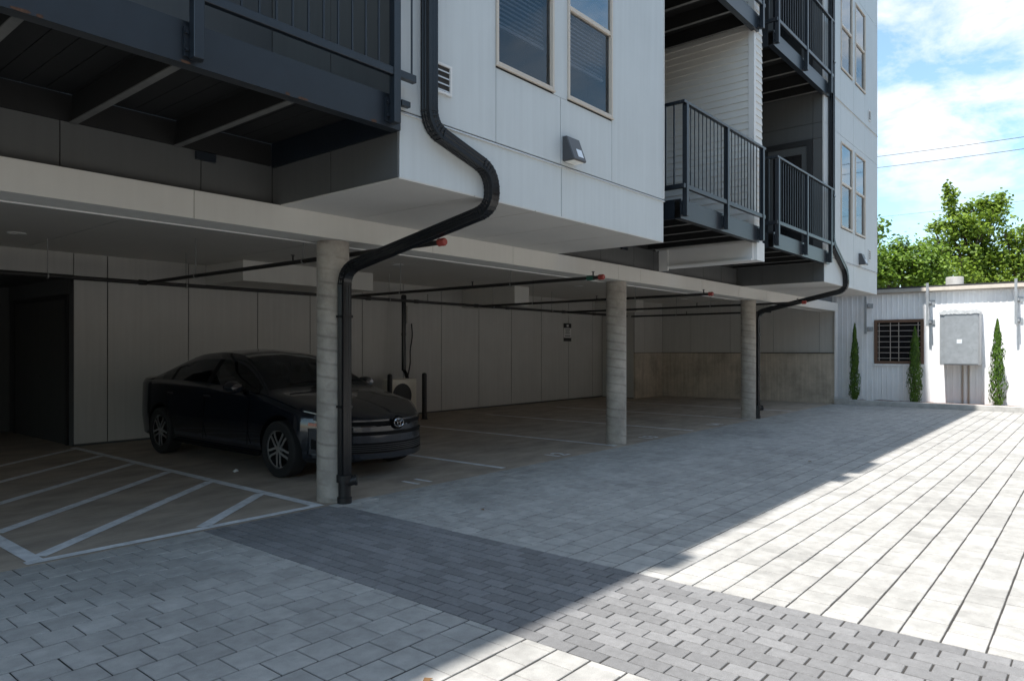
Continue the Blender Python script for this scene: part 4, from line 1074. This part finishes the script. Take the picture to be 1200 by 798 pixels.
b = MB(); b.prism([(XW - .13, WZ + .12), (XW - .16, WZ + .03), (XW - .13, WZ + .0), (XW - .03, WZ + .0), (XW - .03, WZ + .12)], 'y', WY0, WY1); b.box(XW - .029, XW + .1, WY0, WY1, WZ + .001, WZ + .124); b.build('gutter', M['gutter'], t)
fr = MB(); y0, y1, z0, z1 = hw[0]; f_ = .075
fr.box(XW - .05, XW + .06, y0, y0 + f_, z0, z1); fr.box(XW - .05, XW + .06, y1 - f_, y1, z0, z1); fr.box(XW - .05, XW + .06, y0 + f_, y1 - f_, z1 - f_, z1); fr.box(XW - .05, XW + .06, y0 + f_, y1 - f_, z0, z0 + f_)
wf = fr.build('window', M['brownwood'], t, bevel=.005)
b = MB(); b.box(XW + .03, XW + .045, y0 + f_, y1 - f_, z0 + f_, z1 - f_); b.build('pane', M['darkglass'], wf)
b = MB()
for yy in (y0 + .13, y0 + .58, y0 + .78, y1 - .12): b.box(XW - .035, XW - .022, yy - .009, yy + .009, z0 + f_, z1 - f_)
for k in range(7):
    zz = z0 + .15 + k * .145; b.box(XW - .021, XW - .008, y0 + f_, y1 - f_, zz - .008, zz + .008)
b.build('security_bars', M['bars'], wf)
b = MB(); b.box(XW - .06, XW - .002, y0 - .03, y1 + .03, z0 - .045, z0 - .002); b.build('window_sill', M['corr'], t)
# conduits under the meter cabinet
b = MB()
for yy in (2.55, 2.68): b.cyl((XW - .05, yy, .08), (XW - .05, yy, 1.07), .022, n=10)
tag(at_base(b.build('conduit', M['gutter'], None), (XW - .05, 2.6, .05)), 'pair of conduits below the steel cabinet', 'conduit')
# metal cabinet with crumpled plastic on top
xb0, ya, yb, za, zb = 20.32, 2.27, 3.09, 1.07, 2.36
t = thing('metal_cabinet', 'big galvanised steel cabinet fixed high on the white corrugated wall', 'cabinet', (20.6, 2.7, za))
b = MB(); b.box(xb0, XW - .015, ya, yb, za, zb); b.build('body', M['galv'], t, bevel=.008)
b = MB(); b.box(xb0 - .012, xb0 - .001, ya + .02, yb - .09, za + .03, zb - .03); b.build('door', M['galv'], t, bevel=.004)
b = MB(); b.box(xb0 - .015, xb0 - .0125, ya + .35, ya + .46, 1.60, 1.70); b.build('label_plate', M['label'], t)
b = MB(); g = 14; rr = random.Random(5); P = {}
for i in range(g + 1):
    for j in range(7):
        P[i, j] = (xb0 - .03 + (XW - xb0) * j / 6, ya - .02 + (yb - ya + .04) * i / g, zb + .018 + (rr.uniform(0, .075) if 0 < i < g else 0) * (1 if j < 6 else .4))
for i in range(g):
    for j in range(6): b.quad(P[i, j], P[i + 1, j], P[i + 1, j + 1], P[i, j + 1])
for i in range(g):
    a, c = P[i, 0], P[i + 1, 0]; b.quad(a, (a[0], a[1], zb - .03 - rr.uniform(0, .03)), (c[0], c[1], zb - .03 - rr.uniform(0, .03)), c)
tag(at_base(b.build('plastic_sheet', M['tarp'], None), (20.6, 2.7, zb)), 'crumpled clear plastic sheet lying on top of the steel cabinet', 'plastic sheet')
# strut posts on brackets
def strut(y, z0, z1, lab, up):
    t = thing('strut_post', lab, 'metal post', (XW - .22, y, z0), 'galvanised posts bracketed to the corrugated wall')
    b = MB(); x = XW - .24
    b.box(x - .03, x + .03, y - .005, y + .038, z0, z1); b.box(x - .045, x - .031, y - .005, y + .038, z0, z1); b.box(x - .05, x - .04, y - .02, y - .006, z0, z1); b.build('channel', M['galv'], t)
    for zz in up:
        b = MB(); b.box(x - .02, XW - .012, y - .055, y - .021, zz - .03, zz + .03); b.box(XW - .03, XW - .013, y - .12, y + .03, zz - .06, zz + .06); b.build('bracket', M['galv'], t)
strut(4.85, 1.87, 2.86, 'shorter galvanised post hung on the shaded end of the corrugated wall', (2.0, 2.62))
strut(3.40, 2.05, 3.14, 'galvanised post between the barred window and the steel cabinet', (2.15, 2.65))
strut(1.56, 2.05, 3.14, 'galvanised post at the right edge beyond the steel cabinet', (2.15, 2.65))
# roof vent
b = MB(); b.lathe([(.0, .38), (.20, .38), (.215, .36), (.215, .0), (.0, 0)], (0, 0, 0), 28); o = b.build('roof_vent', M['kerb'], None, smooth=True); o.location = (23.0, 3.14, WZ + .16)
tag(o, 'squat white round vent on the corrugated building roof', 'roof vent')
# kerb and planting bed
b = MB(); b.prism([(20.05, -.05), (20.05, .115), (20.065, .13), (20.19, .13), (20.19, -.05)], 'y', -9, 5.12); b.prism([(20.05, -.05), (20.05, .145), (20.065, .16), (20.35, .16), (20.35, -.05)], 'y', 5.125, 5.49); struct(b.build('kerb', M['kerb']))
b = MB(); g = []
nx, ny = 8, 70; rr = random.Random(11)
for i in range(nx + 1):
    for j in range(ny + 1): g.append((20.191 + (XW + .05 - 20.191) * i / nx, -9 + 14.4 * j / ny, .085 + rr.uniform(-.015, .025)))
b.add(g, [(i * (ny + 1) + j, (i + 1) * (ny + 1) + j, (i + 1) * (ny + 1) + j + 1, i * (ny + 1) + j + 1) for i in range(nx) for j in range(ny)])
struct(b.build('planting_bed', M['soil']))

# ------------------------------------------------------------------ foliage
def leafquad(mb, p, n, up, l, w):
    n = n.normalized(); u = (up - n * up.dot(n))
    if u.length < 1e-3: u = n.orthogonal()
    u.normalize(); s = n.cross(u)
    mb.add([p - u * l * .5, p + s * w * .5, p + u * l * .5 + n * l * .08, p - s * w * .5], [(0, 1, 2, 3)])
def cypress(y, h, r, label, x=20.5, seed=1):
    rr = random.Random(seed); t = thing('cypress_tree', label, 'cypress', (x, y, .08), 'slim cypresses along the white wall')
    b = MB(); b.cyl((x, y, .06), (x + .01, y, h * .9), .018, .006, 8); b.build('trunk', M['bark'], t)
    b = MB(); lean = rr.uniform(-.03, .03)
    for k in range(2600):
        u = rr.random() ** .85; z = .10 + u * (h - .10)
        prof = r * (min(1, (u + .06) / .16) ** .6) * (1 - max(0, u - .35) / .65) ** .62 * (1 + .16 * math.sin(u * 23 + seed) * math.sin(u * 9 + 2 * seed))
        a = rr.uniform(0, 2 * math.pi); q = prof * math.sqrt(rr.uniform(.15, 1.0)) * (1 + .18 * math.sin(3 * a + u * 14 + seed))
        p = Vector((x + q * math.cos(a) + lean * u, y + q * math.sin(a) * 1.0, z))
        n = Vector((math.cos(a) + rr.uniform(-.6, .6), math.sin(a) + rr.uniform(-.6, .6), rr.uniform(-.2, .5)))
        leafquad(b, p, n, Vector((math.cos(a) * .35, math.sin(a) * .35, 1)), rr.uniform(.05, .10), rr.uniform(.018, .034))
    b.build('crown', M['cypress'], t)
cypress(5.10, 2.13, .125, 'slim cypress standing in the shade at the left end of the white wall', seed=2)
cypress(3.66, 2.02, .17, 'slim cypress growing in front of the barred window', x=20.46, seed=5)
cypress(1.92, 2.16, .175, 'bright sunlit cypress to the right of the steel cabinet', seed=9)

def tree(loc, label, blobs, trunk_r, nleaf, lsize, m, seed, twigs=(), name='broadleaf_tree'):
    rr = random.Random(seed); t = thing(name, label, 'tree', loc, 'trees behind the corrugated building'); L = Vector(loc)
    b = MB()
    top = L + Vector((0, 0, 3.2)); b.tube([L, L + Vector((.1, .05, 1.6)), top], trunk_r, 9)
    for (c, r_) in blobs:
        c = Vector(c); m_ = top.lerp(c, .5) + Vector((rr.uniform(-.3, .3), rr.uniform(-.3, .3), .25))
        b.sweep([top - Vector((0, 0, .4)), m_, c], [(math.cos(k * 1.2566) * .07, math.sin(k * 1.2566) * .07) for k in range(5)], (0.3, .2, 1), None, [1.2, .8, .3])
        for q in range(3):
            e = c + Vector((rr.uniform(-1, 1), rr.uniform(-1, 1), rr.uniform(-.5, 1))) * r_[0] * .8
            b.sweep([m_, (m_ + e) / 2 + Vector((0, 0, .15)), e], [(math.cos(k * 1.2566) * .03, math.sin(k * 1.2566) * .03) for k in range(5)], (0.3, .2, 1), None, [1.2, .8, .3])
    for (a, e) in twigs: b.tube([a, e], .018, 5)
    b.build('trunk', M['bark'], t)
    b = MB(); tot = sum(r_[0] * r_[1] * r_[2] for _, r_ in blobs) ; tot = sum((r_[0] * r_[1] * r_[2]) ** .72 for _, r_ in blobs)
    for (c, r_) in blobs:
        c = Vector(c); n = int(nleaf * (r_[0] * r_[1] * r_[2]) ** .72 / tot)
        # clusters on the blob
        ncl = max(6, n // 26)
        for q in range(ncl):
            d = Vector((rr.gauss(0, 1), rr.gauss(0, 1), rr.gauss(0, 1))).normalized(); s = rr.uniform(.35, 1.08)
            cc = c + Vector((d.x * r_[0] * s, d.y * r_[1] * s, d.z * r_[2] * s)); cs = rr.uniform(.13, .27)
            for k in range(n // ncl):
                p = cc + Vector((rr.gauss(0, cs), rr.gauss(0, cs), rr.gauss(0, cs * .75)))
                nn = (d * .6 + Vector((rr.uniform(-1, 1), rr.uniform(-1, 1), rr.uniform(0, 1.5)))).normalized()
                leafquad(b, p, nn, Vector((rr.uniform(-1, 1), rr.uniform(-1, 1), rr.uniform(-.8, .2))), lsize * rr.uniform(.7, 1.3), lsize * rr.uniform(.5, .9))
    for (a, e) in twigs:
        a, e = Vector(a), Vector(e)
        for k in range(230):
            p = a.lerp(e, .1 + .9 * rr.random()) + Vector((rr.gauss(0, .13), rr.gauss(0, .13), rr.gauss(0, .06)))
            leafquad(b, p, Vector((rr.uniform(-1, 1), rr.uniform(-1, 1), rr.uniform(.2, 1))), Vector((rr.uniform(-1, 1), rr.uniform(-1, 1), 0)), lsize * rr.uniform(.7, 1.2), lsize * .6)
    b.build('crown', m, t)
    return t
# a point at given image column/row (of the 1200 px photograph) and depth is used only to site the trees
def site(px, py, f):
    c, s = math.cos(R(39.75)), math.sin(R(39.75)); r_ = (px - 600) / 831 * f; z = 1.45 + (409.6 - py) / 831 * f
    return Vector((f * c + r_ * s, f * s - r_ * c, z))
D = 34.0
def bl(px, py, rx, rz, dd=0): return (site(px, py, D + dd), (rx, rx, rz))
big = [bl(1112, 268, .9, .75), bl(1132, 300, 1.3, 1.0), bl(1150, 262, .75, .7, -1), bl(1163, 252, .7, .95), bl(1158, 300, 1.0, 1.1), bl(1098, 292, .8, .7, .5), bl(1128, 262, .7, .55), bl(1172, 240, .35, .55),
       bl(1110, 322, 1.2, .8, -1), bl(1165, 330, .9, .9, 1), bl(1143, 335, 1.1, .9), bl(1136, 243, .35, .35), bl(1095, 268, .3, .35)]
g0 = site(1138, 409.6, D); g0.z = 0
tw = [(site(1112, 262, D), site(1110, 214, D)), (site(1115, 258, D), site(1117, 222, D)), (site(1170, 245, D), site(1170, 228, D)), (site(1152, 252, D), site(1150, 236, D))]
tree(g0, 'big broadleaf tree with a tall sprout above its crown, behind the roof vent', big, .22, 9000, .20, M['leaf'], 4, tw)
D = 31.0
g1 = site(1062, 409.6, D); g1.z = 0
tree(g1, 'lower leafy tree behind the corrugated roof, next to the apartment building', [bl(1040, 305, 1.0, .75), bl(1062, 312, 1.1, .8), bl(1085, 300, .8, .7), bl(1030, 325, 1.1, .8), bl(1075, 328, 1.2, .7), bl(1053, 290, .5, .35), bl(1012, 310, 1.0, .9), bl(1095, 325, .8, .7)], .14, 7800, .18, M['leaf2'], 8)
D = 33.0
g2 = site(1206, 409.6, D); g2.z = 0
tree(g2, 'sparse broadleaf tree at the right edge behind the corrugated roof', [bl(1192, 283, .7, .5), bl(1180, 300, .6, .5), bl(1198, 312, .9, .6), bl(1188, 328, 1.0, .6), bl(1215, 300, 1.0, .8), bl(1240, 310, 1.2, 1.0), bl(1178, 272, .25, .2), bl(1199, 275, .35, .3)], .15, 6000, .18, M['leaf'], 12)
D = 29.0
g3 = site(1006, 409.6, D); g3.z = 0
tree(g3, 'slender tree behind the far bay, one spray of leaves past its corner', [bl(1010, 272, .75, .5), bl(1031, 263, .26, .22), bl(1000, 290, .9, .8), bl(1029, 281, .18, .2)], .1, 2200, .17, M['leaf2'], 15)

# ------------------------------------------------------------------ overhead wires
for (a, c, lab) in (((1030, 183, 48), (1200, 158, 40), 'upper of the two thin overhead cables crossing the clouds'), ((1030, 196, 48), (1200, 172, 40), 'lower of the two thin overhead cables crossing the clouds'), ((1030, 254, 50), (1200, 233, 42), 'faint lowest overhead cable passing behind the tree')):
    p, q = site(*a), site(*c); d = q - p; p2, q2 = p - d * 1.2, q + d * 2.0; path = []
    for k in range(25):
        s = k / 24; v = p2.lerp(q2, s); v.z -= 0.5 * (1 - (2 * s - 1) ** 2) - .37; path.append(v)
    b = MB(); b.tube(path, .016 if 'faint' not in lab else .009, 6); tag(at_base(b.build('overhead_cable', M['wire'], None), path[12]), lab, 'cable', 'overhead cables')

# ------------------------------------------------------------------ unseen building added behind the viewer to deepen the shade and feed reflections
t = thing('added_brick_building', 'unseen tan brick building added behind the viewer to deepen the shade', 'building', (14, -19, 0))
NX0, NX1, NY, NZ = -16, 44, -13.0, 10.5
b = MB(); b.box(NX0, NX1, NY - 12, NY - .12, -.05, NZ)
xs_ = [NX0]; k = 0
while NX0 + 2 + k * 3.2 + 1.5 < NX1 - 1: xs_ += [NX0 + 2 + k * 3.2, NX0 + 2 + k * 3.2 + 1.5]; k += 1
xs_.append(NX1); zs_ = [-.05, 1.1, 2.8, 4.4, 6.1, 7.7, 9.4, NZ]
for i in range(len(xs_) - 1):
    for j in range(len(zs_) - 1):
        if i % 2 and j % 2: continue
        b.box(xs_[i], xs_[i + 1], NY - .12, NY, zs_[j], zs_[j + 1])
b.build('wall', M['brick'], t)
b = MB()
for i in range(1, len(xs_) - 1, 2):
    for j in (1, 3, 5): b.box(xs_[i], xs_[i + 1], NY - .119, NY - .09, zs_[j], zs_[j + 1])
b.build('window', M['darkglass'], t)
b = MB(); b.box(NX0 - .2, NX1 + .2, NY - 12.2, NY + .15, NZ + .001, NZ + .3); b.build('roof', M['roofdark'], t)

# ------------------------------------------------------------------ litter
rr = random.Random(21)
b = MB(); b.add([(0, 0, .006), (.06, .01, .012), (.07, .06, .03), (.01, .07, .008), (.035, .035, .04)], [(0, 1, 4), (1, 2, 4), (2, 3, 4), (3, 0, 4)])
o = b.build('paper_scrap', M['paper'], None); o.location = (3.98 + .35, 7.85, 0); tag(o, 'small crumpled white paper scrap on the garage floor beside the car', 'litter')
for k, (x, y, lab) in enumerate(((2.14, 2.26, 'curled brown leaf in the paving joint at the bottom edge of the shade'), (4.75, 4.3, 'dry brown leaf lying on the shaded light pavers'), (9.5, 2.9, 'dry leaf on the paving far out, near the edge of the shade'))):
    b = MB(); s = .035
    b.add([(-s, 0, .006), (0, -s * .5, .012), (s, 0, .006), (0, s * .5, .016)], [(0, 1, 2, 3)]); o = b.build('fallen_leaf', M['dryleaf'], None); o.location = (x, y, .002); o.rotation_euler.z = k * 1.3
    tag(o, lab, 'leaf', 'fallen leaves')
